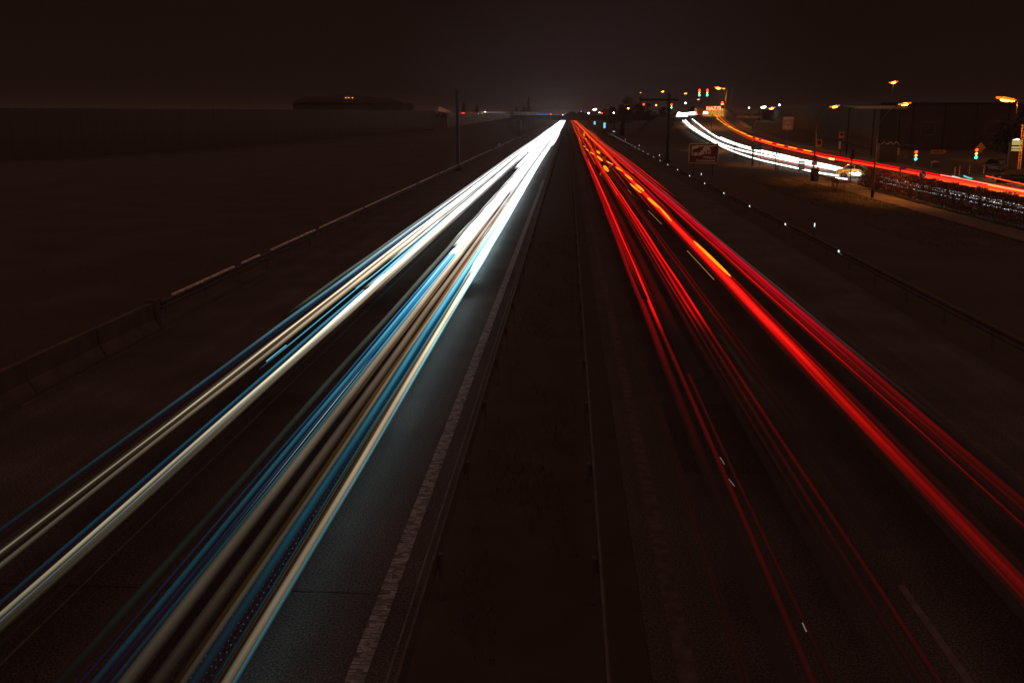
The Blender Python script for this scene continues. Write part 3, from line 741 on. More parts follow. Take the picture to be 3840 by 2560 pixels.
# dark infill beyond and a second stretch whose bluish shine is put in as glow
C2 = P(1232, 267.5, 470); C3 = P(1262, 267, 560)
MB().add([C1 - nw.location, C2 - nw.location, C2 - nw.location + Vector((0, 0, 1.9)), C1 - nw.location + Vector((0, 0, 1.75))], [(0, 1, 2, 3)]).build('panel', M['noise'], nw)
for i in range(6):
    a = C2.lerp(C3, i / 6) - nw.location; b = C2.lerp(C3, (i + .9) / 6) - nw.location
    MB().add([a, b, b + Vector((0, 0, 1.5)), a + Vector((0, 0, 1.5))], [(0, 1, 2, 3)]).build('lit_pane', M['panelblue'], nw)

# things behind the clear panels
def lampbox(name, p, dims, m, label, cat, grp=None):
    t_ = thing(name, p, label, cat, grp)
    MB().box((0, 0, 0), dims).build('lens', m, t_)
    MB().box((0, .08, 0), (dims[0] + .1, .1, dims[2] + .1)).build('casing', M['black'], t_)
    MB().tube([(0, .12, 0), (0, .12, -max(1.0, p[2] - .3))], .05, 6).build('stand', M['darkpole'], t_)
    return t_
lampbox('car_light_line', P(1130, 258.3, 380), (9.5, .1, .10), M['stripwhite'], 'long white line of car lights behind the clear noise panels', 'light')  # lights of cars behind the barrier, built as cased lamps on stands
lampbox('white_car_light', P(1114, 257.8, 372), (.9, .2, .35), M['mercury'], 'bright white car light behind the clear noise panels', 'light')
lampbox('red_car_light', P(1064, 260, 360), (1.5, .1, .28), M['redlit'], 'red car light behind the left end of the clear panels', 'light')
lampbox('red_car_light', P(1082, 259.6, 365), (.5, .1, .22), M['redlit'], 'small red light right of the dark mast behind the panels', 'light')
lampbox('yard_light', P(1098, 262, 360), (.22, .1, .2), M['mercury'], 'small white light below the bright car light, left one', 'light')
lampbox('yard_light', P(1107, 261, 362), (.18, .1, .16), M['sodium'], 'small warm light below the bright car light, right one', 'light')
# left hall silhouette and tent
hl = thing('warehouse', (-60, 275, 0), 'low dark warehouse roof rising behind the noise barrier on the left', 'building')
MB().box((0, 10, 5.0), (30, 20, 10)).build('wall', M['noise'], hl)
MB().poly([(-15.6, 10.0), (15.6, 10.0), (13, 11.0), (2, 12.3), (-12, 11.6)], -.6, 20.6).build('roof', M['roof'], hl)
for x in (-.8, 0, 1.0): MB().box((x + .6, -.75, 11.4), (.28, .1, .14)).build('small_lamp', M['sodiumdim'], hl)
tn = thing('marquee_tent', (-36, 300, 4.8), 'pale peaked tent roof glimmering behind the noise barrier', 'tent')
MB().add([(-2.6, 0, 3.2), (2.6, 0, 2.3), (2.6, 5, 2.3), (-2.6, 5, 3.2), (-2.4, 2.5, 4.6)], [(0, 1, 4), (1, 2, 4), (2, 3, 4), (3, 0, 4)]).build('canopy', M['cream'], tn)
for x in (-2.5, 2.5): MB().tube([(x, .1, 0), (x, .1, 2.4)], .05, 6).build('pole', M['pole'], tn)

# sign masts either side of the motorway
def mast(x, y, top, label, arm=None):
    t_ = thing('sign_mast', (x, y, 0), label, 'mast', 'tall dark masts beside the motorway')
    MB().box((0, 0, top / 2), (.42, .42, top)).build('column', M['darkpole'], t_)
    MB().box((0, 0, .2), (.9, .9, .4)).build('foundation', M['darkconcrete'], t_)
    if arm:
        MB().box(((arm[0] + arm[1]) / 2, 0, top - .9), (arm[1] - arm[0], .3, .3)).build('cross_arm', M['darkpole'], t_)
        MB().box((arm[0], 0, top - .75), (.35, .3, .45)).build('camera_box', M['black'], t_)
pm_ = P(1050, 205, 128); mast(pm_.x, 128, pm_.z, 'dark mast left of the motorway in front of the clear panels')
pm_ = P(1537, 215, 152); mast(pm_.x, 152, pm_.z, 'dark mast with a cross arm right of the motorway', (-4.2, 1.4))

# ------------------------------------------------------------------ street lamps
def street_lamp(base, head, label, lens=M['sodium'], r=.09, arm=True, power=3200, col=(1, .27, .035), sign=None, big=1.0, polem=None):
    t_ = thing('street_lamp', base, label, 'street lamp', 'street lamps')
    hx, hy, hz = (Vector(head) - Vector(base))
    pts = [(0, 0, 0), (0, 0, hz * .35), (0, 0, hz * .72)]
    rr = [r, r * .85, r * .65]
    if arm:
        for q in (.12, .3, .55, .8, 1.0):
            pts.append((hx * (q ** 1.5), hy * q ** 1.5, hz * (.72 + .27 * math.sin(q * math.pi / 2)))); rr.append(r * .5)
    else: pts.append((0, 0, hz)); rr.append(r * .5)
    MB().tube(pts, rr, 10).build('pole', polem or M['pole'], t_)
    MB().lathe([(r * 1.5, 0), (r * 1.5, .6), (r * 1.05, .65)], n=10).build('pole_base', M['darkpole'], t_)
    s_ = big
    ln = MB(); ln.sm = True; ln.lathe([(.02, -.10), (.16, -.08), (.20, 0), (.20, .03)], (0, 0, 0), 14)
    ln.v = [(x * 1.6 * s_, y * 1.1 * s_, z * 1.9 * s_) for x, y, z in ln.v]
    rz = math.atan2(hy, hx) if arm else 0
    o = ln.build('lens', lens, t_, (hx, hy, hz)); o.rotation_euler = (0, R(-8), rz)
    if lens is M['sodium']:
        rg = MB(); rg.sm = True; rg.lathe([(.20, -.035), (.30, -.03), (.33, 0), (.30, .02), (.20, .02)], n=14); rg.v = [(x * 1.7 * s_, y * 1.3 * s_, z * 2.2 * s_) for x, y, z in rg.v]
        o = rg.build('halo_ring', M['halo'], t_, (hx, hy, hz)); o.rotation_euler = (0, R(-8), rz)
    hd = MB(); hd.sm = True; hd.lathe([(.22, .0), (.20, .06), (.12, .11), (.03, .13)], n=14); hd.v = [(x * 2.1 * s_, y * .95 * s_, z * s_) for x, y, z in hd.v]
    o = hd.build('lamp_housing', M['signback'], t_, (hx, hy, hz + .035)); o.rotation_euler = (0, R(-8), rz)
    if power:
        li = bpy.data.lights.new('lamp_light', 'SPOT'); li.energy = power; li.color = col; li.shadow_soft_size = .2; li.spot_size = R(146); li.spot_blend = .5
        lo = bpy.data.objects.new('lamp_light', li); COL.objects.link(lo); lo.parent = t_; lo.location = (hx, hy, hz - .14 - .21 * s_); lo.rotation_euler = (0, R(-24), 0)
    return t_
def lampat(bpx, hpx, label, D=None, **kw):
    b = G(*bpx) if D is None else None
    if D is None:
        if b.y < 175: b.z = 0
        D = b.y
    else:
        b = P(bpx[0], bpx[1], D); b.z = terrain(b.x, D)
    h = P(hpx[0], hpx[1], D)
    return street_lamp(b, h, label, **kw)
LP1 = lampat((2003, 455), (2078, 238), 'tall curved street lamp standing in front of the hedge')
LP2 = lampat((1867, 417), (1917, 244), 'curved street lamp above the grey cabinet, left of the yellow lit car')
LP3 = lampat((1729, 375), (1772, 248), 'curved street lamp above the small sign seen from behind', D=146)
lampat((1632, 343), (1659, 239), 'curved street lamp rising behind the brown deer sign', D=200, lens=M['sodiumdim'], power=4500, polem=M['darkpole'])
lampat((1579, 299), (1604, 228.5), 'curved street lamp nearest the bridge corner', D=275, lens=M['sodiumdim'], power=6500, polem=M['darkpole'])
lampat((1664, 262), (1650, 201.6), 'brightest yellow street lamp above the red letters', D=352, lens=M['sodium'], power=9000, col=(1, .45, .05), big=2.6)
yl = bpy.data.lights.new('shop_floodlight', 'SPOT'); yl.energy = 9000; yl.color = (1, .50, .05); yl.spot_size = R(150); yl.spot_blend = .6; yl.shadow_soft_size = .3
ylp = P(1648, 236, 362); ylt = thing('wall_floodlight', ylp, 'small floodlight shining on the yellow wall below the red letters', 'light')
MB().box((0, 0, .2), (.6, .4, .25)).build('housing', M['black'], ylt); MB().tube([(0, -.1, .2), (0, -.1, ylp.z * -1 + 6.3)], .06, 6).build('pole', M['darkpole'], ylt)
ylo = bpy.data.objects.new('shop_floodlight', yl); COL.objects.link(ylo); ylo.parent = ylt; ylo.rotation_euler = (R(50), 0, 0)
lampat((1667, 262), (1662.5, 203.5), 'slim straight street lamp right of the brightest yellow one', D=348, lens=M['sodiumdim'], power=9000, arm=False, big=1.3)
lampat((1678, 262), (1683, 198), 'unlit bent street lamp behind the retaining wall', D=340, lens=M['signback'], power=0)
lampat((1742, 300), (1753.5, 245.5), 'white greenish street lamp left of an orange one', D=300, lens=M['mercury'], power=150, col=(.9, 1, .7), big=2.4, polem=M['darkpole'])
lampat((1522, 262), (1522, 210), 'small yellow lamp on a straight pole behind the right mast', D=420, lens=M['sodium'], power=0, arm=False, big=1.6)
lampat((1467, 262), (1471, 213), 'short arm street lamp standing in the dark trees', D=400, lens=M['sodiumdim'], power=300)
lampat((1577, 258), (1574.5, 214.5), 'small dim orange lamp left of the gantry signals', D=400, lens=M['sodiumdim'], power=0, arm=False, big=2.0)
lampat((1558, 258), (1556, 203.5), 'faint lamp on the pole between mast and signals', D=390, lens=M['signback'], power=0, arm=False)
lampat((1366, 264), (1366, 251), 'greenish white floodlight on the horizon over the motorway', D=560, lens=M['mercury'], power=0, arm=False, big=3.6)
lampat((1378, 264), (1377, 258.5), 'small white lamp right of the horizon floodlight', D=560, lens=M['mercury'], power=0, arm=False, big=1.4)
lampat((2046, 262), (2052, 188.6), 'orange lamp on a thin pole above the hall roof', D=235, lens=M['sodium'], power=1200, arm=False, big=1.9)
lampat((2372, 430), (2309.5, 226.5), 'largest orange street lamp at the right edge', D=104, lens=M['sodium'], power=2600, big=1.7)
lampat((2322, 372), (2326, 231), 'thin straight street lamp just right of the largest one', D=160, lens=M['sodium'], power=1500, arm=False, big=1.1)
lampat((2342, 372), (2333.5, 321), 'low white lamp in front of the lit advert board', D=118, lens=M['mercury'], power=500, col=(1, .95, .6), arm=False, big=1.1)

# lamp 2 carries signs
def plate(t_, cx, cy, cz, w_, h_, m, frame=None, rz=0.0, name='sign_plate'):
    o = MB().box((0, 0, 0), (w_, .03, h_)).build(name, m, t_, (cx, cy, cz)); o.rotation_euler = (0, 0, rz)
    return o
def flat_on(t_, pts, cx, cy, cz, m, name):
    return MB().poly([(cx + a, cz + b) for a, b in pts], cy - .006, cy + .004).build(name, m, t_)
def text(t_, s_, x, y, z, size, m, name='lettering', align='LEFT', ext=.004, rz=0.0, bold=0.0):
    cu = bpy.data.curves.new('txt', 'FONT'); cu.body = s_; cu.size = size; cu.align_x = align; cu.extrude = ext; cu.offset = bold
    tmp = bpy.data.objects.new('tmp', cu); COL.objects.link(tmp)
    me = bpy.data.meshes.new_from_object(tmp.evaluated_get(bpy.context.evaluated_depsgraph_get()))
    bpy.data.objects.remove(tmp); bpy.data.curves.remove(cu)
    me.materials.clear(); me.materials.append(m)
    o = bpy.data.objects.new(name, me); COL.objects.link(o); o.parent = t_; o.location = (x, y, z); o.rotation_euler = (math.pi / 2, 0, rz); return o
bs = thing('stop_sign', LP2.location + Vector((.36, -.12, 4.0)), 'square bus stop sign fixed to the lamp pole above the cabinet', 'sign', 'square stop signs beside the side road')
plate(bs, 0, 0, 0, .62, .82, M['orange'])
MB().lathe([(.21, -.03), (.21, -.018), (.17, -.018), (.17, -.03)], (0, 0, .08), 20, 'Y').build('ring', M['brown'], bs)
text(bs, 'H', 0, -.03, -.02, .26, M['brown'], align='CENTER')
bs2 = thing('traffic_sign', LP2.location + Vector((0, -.14, 1.9)), 'small plates low on the lamp pole above the cabinet', 'sign')
plate(bs2, 0, 0, .6, .34, .5, M['signback']); plate(bs2, 0, 0, 0, .6, .42, M['cream'])

# ------------------------------------------------------------------ traffic signals
def signal(base, top, label, red_=True, amber=True, green=True, arm=None, sc=1.0, lit=True, polem=None):
    """three-lamp signal; head hangs just under top"""
    t_ = thing('traffic_signal', base, label, 'traffic signal', 'traffic signals')
    h_ = top - base[2]
    MB().tube([(0, 0, 0), (0, 0, h_)], .055, 10).build('pole', polem or M['pole'], t_)
    hd = MB().box((0, -.12, h_ - .48 * sc), (.32 * sc, .2, .98 * sc)).build('signal_head', M['black'], t_)
    ms = [(M['redlit'] if red_ else M['black']), (M['amberlit'] if amber else M['black']), (M['greenlit'] if green else M['black'])]
    for i, mm in enumerate(ms):
        z = h_ - (.16 + .32 * i) * sc
        o = MB().lathe([(.13 * sc, -.25), (.11 * sc, -.27), (.03, -.285)], (0, 0, z), 14, 'Y').build('lamp', mm, t_)
        v = MB(); v.sm = True
        nn = 10; vs = []
        for k in range(nn + 1):
            a = math.pi * k / nn; vs += [(.14 * sc * math.cos(a), -.24, z + .14 * sc * math.sin(a)), (.14 * sc * math.cos(a), -.42, z + .14 * sc * math.sin(a) * .9)]
        v.add(vs, [(2 * k, 2 * k + 1, 2 * k + 3, 2 * k + 2) for k in range(nn)]).build('visor', M['black'], t_)
    return t_
def sigat(bpx, tpy, label, D=None, **kw):
    b = S(bpx[0], bpx[1]) if D is None else P(bpx[0], bpx[1], D)
    if D is not None: b.z = terrain(b.x, b.y)
    tp = P(bpx[0], tpy, b.y)
    return signal(b, tp.z, label, **kw)
sigat((2098, 403), 345, 'traffic signal on the island with red and green lit, left of the arrow sign', sc=1.25)
SG2 = sigat((2236, 397), 340, 'traffic signal carrying the yellow diamond sign', sc=1.4)
sigat((1952, 420), 342, 'dark signal post seen from behind before the yellow lit car', red_=False, amber=False, green=False, polem=M['darkpole'], sc=1.1)
sigat((1541.5, 262), 238, 'small red signal beside the bridge corner', D=335, amber=True, green=True, sc=1.7)
sigat((1604, 266), 204.5, 'left one of two high signals over the junction', D=352, sc=2.6, amber=True)
sigat((1622, 266), 204.5, 'right one of two high signals over the junction', D=352, sc=2.6, amber=True)
sigat((1657.5, 266), 233, 'red signal beside the red letters', D=350, amber=False, green=False, sc=2.6)
sigat((1478, 262), 237.5, 'lone red signal in front of the dark trees', D=380, amber=False, green=False, sc=2.6)
dg = thing('priority_sign', SG2.location + Vector((.52, -.05, 3.05)), 'yellow diamond priority sign beside the right traffic signal', 'sign')
MB().poly([(-.62, 0), (0, -.62), (.62, 0), (0, .62)], -.02, .02).build('white_border', M['yellow'], dg)
MB().poly([(-.50, 0), (0, -.50), (.50, 0), (0, .50)], -.035, -.022).build('dark_outline', M['orange'], dg)
MB().poly([(-.46, 0), (0, -.46), (.46, 0), (0, .46)], -.045, -.036).build('yellow_field', M['yellow'], dg)
MB().tube([(-.5, .05, 0), (0, .05, 0)], .025, 6).build('bracket', M['pole'], dg)

# ------------------------------------------------------------------ brown tourist sign
D0 = 120.0; a_ = P(1583.5, 329.5, D0); b_ = P(1651.5, 329.5, D0); c_ = P(1582, 375.5, D0)
SW = b_.x - a_.x; SH = a_.z - c_.z
ws = thing('tourist_sign', ((a_.x + b_.x) / 2 - .02, D0, 0), 'brown tourist sign with moose picture reading Wildpark Hundshaupten', 'sign')
zc = (a_.z + c_.z) / 2
def rrect(w_, h_, r_, cx=0, cz=0):
    pts = []
    for (sx, sz, a0) in ((1, 1, 0), (-1, 1, 90), (-1, -1, 180), (1, -1, 270)):
        for k in range(5):
            a = R(a0 + 22.5 * k); pts.append((cx + sx * (w_ / 2 - r_) + r_ * math.cos(a), cz + sz * (h_ / 2 - r_) + r_ * math.sin(a)))
    return pts
MB().poly(rrect(SW, SH, .16, 0, zc), -.03, .03).build('white_rim', M['cream'], ws)
MB().poly(rrect(SW - .14, SH - .14, .11, 0, zc), -.04, -.031).build('brown_panel', M['brown'], ws)
def sgn(pts): return [((x - 1120) / 1640 * SW, zc + (785 - y) / 1070 * SH) for x, y in pts]
MB().poly(sgn([(450, 345), (1820, 345), (1820, 900), (450, 900)]), -.046, -.041).build('picture_field', M['cream'], ws)
sil = [[(480, 620), (560, 550), (720, 520), (800, 480), (850, 465), (815, 410), (845, 360), (885, 440), (900, 380), (925, 450), (960, 460), (1000, 400), (1030, 370), (1055, 430), (1090, 375), (1105, 430), (1150, 400), (1130, 455), (1040, 490), (1085, 570), (1060, 600), (1000, 590), (980, 650), (930, 700), (880, 740), (845, 765), (830, 896), (785, 896), (795, 740), (620, 740), (600, 800), (570, 850), (565, 896), (540, 896), (550, 800), (585, 725), (560, 722), (530, 790), (485, 850), (470, 896), (455, 896), (465, 820), (510, 740), (500, 680)],
       [(1050, 680), (1100, 668), (1130, 690), (1240, 690), (1250, 720), (1220, 740), (1205, 795), (1190, 795), (1180, 760), (1165, 795), (1150, 795), (1150, 740), (1110, 700)],
       [(1285, 570), (1310, 560), (1345, 600), (1340, 640), (1460, 650), (1482, 700), (1482, 790), (1462, 790), (1450, 715), (1350, 715), (1345, 797), (1320, 797), (1312, 700), (1300, 620)],
       [(920, 898), (1180, 796), (1500, 800), (1525, 700), (1500, 560), (1420, 465), (1440, 430), (1820, 395), (1820, 901), (920, 901)],
       [(450, 345), (560, 345), (660, 420), (640, 440), (540, 390), (450, 380)], [(600, 345), (720, 345), (690, 385)], [(450, 450), (515, 500), (450, 510)]]
for i, q in enumerate(sil):
    MB().poly(sgn(q), -.054, -.047).build(['moose_silhouette', 'deer_silhouette', 'deer_silhouette', 'hill_silhouette', 'branch', 'branch', 'branch'][i], M['brown'], ws)
xr_ = (1790 - 1120) / 1640 * SW
text(ws, 'Wildpark', xr_, -.05, zc + (785 - 1050) / 1070 * SH, .385, M['cream'], align='RIGHT', bold=.008)
text(ws, 'Hundshaupten', xr_, -.05, zc + (785 - 1220) / 1070 * SH, .385, M['cream'], align='RIGHT', bold=.008)
for x in (-SW * .33, SW * .33): MB().tube([(x, .09, 0), (x, .09, zc + SH * .45)], .05, 8).build('post', M['darkpole'], ws)

# ------------------------------------------------------------------ other signs
p = G(1809, 332); og = P(1810, 283.5, 225)
os_ = thing('direction_sign', (og.x, 225, terrain(og.x, 225)), 'large orange direction board on one post beyond the red trails', 'sign')
zc2 = og.z - os_.location.z; w2 = 23.5 * 1.633 * 225 / F; h2 = 28 * 1.633 * 225 / F
MB().box((0, 0, zc2), (w2, .06, h2)).build('board', M['orange'], os_)
MB().box((0, -.04, zc2 + h2 * .40), (w2 * .9, .02, h2 * .13)).build('top_panel', M['cream'], os_)
MB().box((-.05, -.04, zc2 + .13), (w2 * .42, .02, h2 * .12)).build('town_panel', M['cream'], os_)
MB().box((0, -.04, zc2 - h2 * .30), (w2 * .55, .02, h2 * .19)).build('town_panel', M['cream'], os_)
for (a, b, c) in ((.1, .40, .75), (.0, -.27, .42), (.0, -.34, .42), (-.05, .045, .32)):
    MB().box((a, -.053, zc2 + h2 * b), (w2 * c * .8, .01, .05)).build('town_name', M['brown'], os_)
for a, b in ((-.38, .40), (-.36, .17), (.38, -.28)): MB().poly([(w2 * a - .08, zc2 + h2 * b - .08), (w2 * a + .08, zc2 + h2 * b - .08), (w2 * a, zc2 + h2 * b + .10)], -.055, -.045).build('arrow', M['brown'], os_)
MB().tube([(0, .06, -.2), (0, .06, zc2 + h2 / 2)], .07, 8).build('post', M['pole'], os_)

b_ = P(1738, 337, 140)
bk = thing('back_sign', (b_.x, 140, 0), 'rectangular sign seen from behind on two posts before the white band', 'sign')
MB().box((0, 0, b_.z), (1.5, .05, .85)).build('board', M['signback'], bk)
for x in (-.55, .55): MB().tube([(x, -.05, 0), (x, -.05, b_.z + .4)], .045, 8).build('post', M['darkpole'], bk)
MB().tube([(.9, -.4, 0), (.9, -.4, 2.0)], .035, 6).build('stake', M['darkpole'], bk)

b_ = S(2153, 382)
ar = thing('arrow_sign', b_, 'dim arrow shaped direction sign on two posts between the signals', 'sign')
zz = P(2153, 349, b_.y).z
MB().poly([(-1.12, zz - .27), (.75, zz - .27), (1.12, zz), (.75, zz + .27), (-1.12, zz + .27)], -.03, .03).build('arrow_board', M['orange'], ar)
MB().box((-.35, -.04, zz), (.85, .012, .16)).build('place_name', M['signback'], ar); MB().box((.42, -.04, zz), (.3, .012, .2)).build('place_number', M['signback'], ar)
for x in (-.95, .6): MB().tube([(x, .05, 0), (x, .05, zz + .2)], .04, 8).build('post', M['pole'], ar)

b_ = P(2119, 401, 106)
bl = thing('keep_right_sign', (b_.x, 106, 0), 'round blue sign with white arrow just above the hedge', 'sign')
MB().lathe([(.36, -.02), (.36, .02)], (0, 0, b_.z), 24, 'Y').build('white_rim', M['whitep'], bl)
MB().lathe([(.33, -.03), (.33, -.021)], (0, 0, b_.z), 24, 'Y').build('blue_disc', M['bluep'], bl)
MB().poly([(-.20, b_.z + .22), (-.23, b_.z + .17), (.03, b_.z - .08), (-.08, b_.z - .15), (-.02, b_.z - .20), (.20, b_.z - .20), (.20, b_.z + .02), (.13, b_.z + .07), (.10, b_.z - .02), (-.17, b_.z + .23)], -.04, -.031).build('arrow', M['whitep'], bl)
MB().tube([(0, .05, 0), (0, .05, b_.z + .1)], .04, 8).build('post', M['pole'], bl)
b_ = P(2073, 388, 118)
oc = thing('octagon_sign', (b_.x, 118, 0), 'octagonal sign seen from behind on the island', 'sign')
MB().lathe([(.42, -.01), (.42, .01)], (0, 0, b_.z), 8, 'Y').build('plate', M['signback'], oc); MB().tube([(0, -.05, 0), (0, -.05, b_.z + .35)], .035, 8).build('post', M['pole'], oc)

hp = P(1933, 310, 178); hs = thing('stop_sign', (hp.x, 178, terrain(hp.x, 178)), 'square H bus stop sign on its own post with a white box below', 'sign', 'square stop signs beside the side road')
zb = hs.location.z
plate(hs, 0, 0, hp.z - zb, .9, 1.1, M['orange']); MB().lathe([(.30, -.03), (.30, -.018), (.25, -.018), (.25, -.03)], (0, 0, hp.z - zb + .1), 20, 'Y').build('ring', M['brown'], hs)
text(hs, 'H', 0, -.03, hp.z - zb - .04, .36, M['brown'], align='CENTER')
plate(hs, -.18, 0, P(1931, 334, 178).z - zb, .34, 1.3, M['cream'], name='timetable_box'); MB().tube([(0, .06, 0), (0, .06, hp.z - zb + .5)], .05, 8).build('post', M['darkpole'], hs)

# blue boards by the motorway: headlight retroreflection put in as glow
for (px, y0_, y1_, D, wpx, lb) in ((1388.6, 282, 294.6, 372, 5.0, 'taller turquoise reflecting board beside the motorway under the bridge'), (1366, 279, 286.5, 470, 4.2, 'smaller turquoise reflecting board beyond the bridge'), (1410, 301, 303.5, 250, 5.0, 'low turquoise reflecting strip on the right verge')):
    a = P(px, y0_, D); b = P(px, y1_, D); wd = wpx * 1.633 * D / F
    t_ = thing('reflecting_board', (a.x, D, 0), lb, 'sign', 'turquoise boards beside the motorway')
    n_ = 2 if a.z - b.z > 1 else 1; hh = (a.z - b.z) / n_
    for i in range(n_): MB().box((0, 0, b.z + hh * (i + .5)), (wd, .08, hh - .08)).build('reflecting_face', M['cyanboard'], t_)
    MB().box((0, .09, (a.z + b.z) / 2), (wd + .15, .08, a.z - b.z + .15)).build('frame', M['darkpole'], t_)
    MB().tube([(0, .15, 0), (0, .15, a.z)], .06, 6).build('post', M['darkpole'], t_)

# bollards
bm_r = []
def bollard(p, label):
    t_ = thing('bollard', p, label, 'bollard', 'red and white bollards at the crossing')
    for i in range(6):
        MB().tube([(0, 0, i * .17), (0, 0, i * .17 + .168)], .055, 10).build('red_band' if i % 2 else 'white_band', M['redp'] if i % 2 else M['whitep'], t_)
    MB().lathe([(.055, 1.02), (.045, 1.07), (.01, 1.09)], n=10).build('cap', M['whitep'], t_)
for (x, y), lb in zip(((2192, 406), (2203, 402), (2226, 399.5), (2259, 397.5)), ('red and white bollard furthest left of four', 'red and white bollard second from the left', 'red and white bollard beside the right traffic signal', 'red and white bollard furthest right behind the parked cars')):
    bollard(S(x, y), lb)

# cabinet, board
b_ = S(1871, 416.5)
cbn = thing('control_cabinet', b_, 'dark grey control cabinet at the foot of the lamp', 'cabinet')
MB().box((0, .2, .65), (.75, .45, 1.3)).build('body', M['darkpole'], cbn); MB().box((0, .2, 1.33), (.82, .52, .06)).build('lid', M['steeldull'], cbn); MB().box((0, -.04, .65), (.66, .03, 1.15)).build('door', M['pole'], cbn)
MB().tube([(.28, .2, 1.36), (.28, .2, 1.75)], .05, 6).build('vent_pipe', M['darkpole'], cbn)
b_ = S(1840, 398.5)
nb = thing('notice_board', b_, 'dark notice board on two legs at the near kerb', 'sign')
for x in (-.33, .33): MB().box((x, 0, .85), (.07, .07, 1.7)).build('leg', M['darkpole'], nb)
for i in range(4): MB().box((0, -.05, .55 + .27 * i), (.66, .04, .23)).build('board', M['signback'], nb)
MB().box((0, 0, 1.74), (.9, .2, .07)).build('top', M['darkpole'], nb)

# ------------------------------------------------------------------ cars
def car(loc, rz, label, paint, lights=False, grp='cars', scale=1.0, tail=False, front=M['headlit'], name='parked_car'):
    t_ = thing(name, loc, label, 'car', grp, rz); t_.scale = (scale,) * 3
    prof = [(-2.12, .32), (-2.16, .62), (-2.05, .86), (-1.5, .93), (-.95, .98), (1.35, 1.0), (2.0, .94), (2.12, .78), (2.14, .36), (1.72, .28), (1.6, .52), (1.32, .62), (1.04, .52), (.92, .26), (-.86, .26), (-.98, .52), (-1.28, .62), (-1.56, .52), (-1.7, .28)]
    b = MB(); tri = tessellate_polygon([[Vector((p_[0], p_[1], 0)) for p_ in prof]]); n = len(prof)
    wd = [.86 if z > .75 else .90 for x, z in prof]; wd = [w_ - .12 * ss((abs(x) - 1.6) / .6) for w_, (x, z) in zip(wd, prof)]
    vs = [(x, -w_, z) for (x, z), w_ in zip(prof, wd)] + [(x, w_, z) for (x, z), w_ in zip(prof, wd)]
    b.add(vs, [tuple(q) for q in tri] + [tuple(i + n for i in q[::-1]) for q in tri] + [(i, (i + 1) % n, (i + 1) % n + n, i + n) for i in range(n)])
    bo = b.build('body', paint, t_); md = bo.modifiers.new('b', 'BEVEL'); md.width = .05; md.segments = 3; md.limit_method = 'ANGLE'
    cab = [(-1.02, .975, .80), (1.45, 1.0, .80), (1.05, 1.42, .62), (.3, 1.48, .62), (-.25, 1.45, .62)]
    c = MB(); ns = len(cab); vs = [(x, -w_, z) for x, z, w_ in cab] + [(x, w_, z) for x, z, w_ in cab]
    c.add(vs, [(0, 1, 2, 3, 4), (9, 8, 7, 6, 5)] + [(i, (i + 1) % 5, (i + 1) % 5 + 5, i + 5) for i in range(5)])
    c.build('windows', M['windscreen'], t_)
    rf = MB().box((.38, 0, 1.465), (1.45, 1.24, .045)); ro = rf.build('roof', paint, t_); md = ro.modifiers.new('b', 'BEVEL'); md.width = .02; md.segments = 2
    pl = MB()
    for s_ in (-1, 1):
        pl.tube([(-1.0, s_ * .81, .98), (-.27, s_ * .635, 1.45)], .035, 6); pl.tube([(1.43, s_ * .81, 1.0), (1.05, s_ * .635, 1.44)], .05, 6); pl.tube([(.25, s_ * .815, .98), (.28, s_ * .64, 1.46)], .03, 6)
    pl.build('pillars', paint, t_)
    wm = None
    for x in (-1.28, 1.32):
        for s_ in (-1, 1):
            wh = MB().lathe([(.16, -.1), (.30, -.11), (.33, -.06), (.33, .06), (.30, .11), (.16, .1)], (0, 0, 0), 20, 'Y').build('wheel', M['rubber'], t_, (x, s_ * .78, .33))
            MB().lathe([(.03, -.125), (.19, -.115), (.19, .115), (.03, .125)], (0, 0, 0), 12, 'Y').build('rim', M['steel'], wh)
    for s_ in (-1, 1):
        MB().box((-2.08, s_ * .62, .68), (.1, .3, .14)).build('headlight', front if lights else M['whitep'], t_)
        MB().box((2.09, s_ * .64, .78), (.08, .26, .14)).build('taillight', M['taillit'] if tail else M['redp'], t_)
        MB().box((-.85, s_ * .93, 1.02), (.12, .18, .12)).build('mirror', paint, t_)
    MB().box((2.15, 0, .62), (.02, .5, .11)).build('number_plate', M['whitep'], t_); MB().box((-2.16, 0, .45), (.02, .5, .11)).build('number_plate', M['whitep'], t_)
    return t_
p = S(1955, 410); car((p.x + .8, p.y + .5, 0), R(158), 'yellow lit car waiting beside the hedge in the white glare', M['carlit'], lights=False, name='waiting_car', scale=1.05)
c = thing('headlight_trail', (30, 106, 0), 'white lamp glare low in front of the hedge end', 'light trail', 'headlight trails on the side road')
strand(c, onroad([(1975, 400), (1962, 398), (1948, 397)], .55), .16, (8, 8, 7.6)); strand(c, onroad([(1945, 412), (1932, 410), (1920, 408)], .12), .08, (3, 3, 3))
p = S(2318, 424); car((p.x + 1.2, p.y + 1.5, 0), R(8), 'black parked car nearest at the right edge behind the orange streaks', M['carblack'])
p = S(2275, 393); car((p.x + 1.0, p.y, 0), R(112), 'dark grey parked car behind the black one, seen from the back', M['cargrey'])
car((1.0, 350.5, 6.46), R(0), 'small car on the bridge with its white headlamp on', M['cargrey'], lights=True, grp='vehicles on the bridge', name='bridge_car')
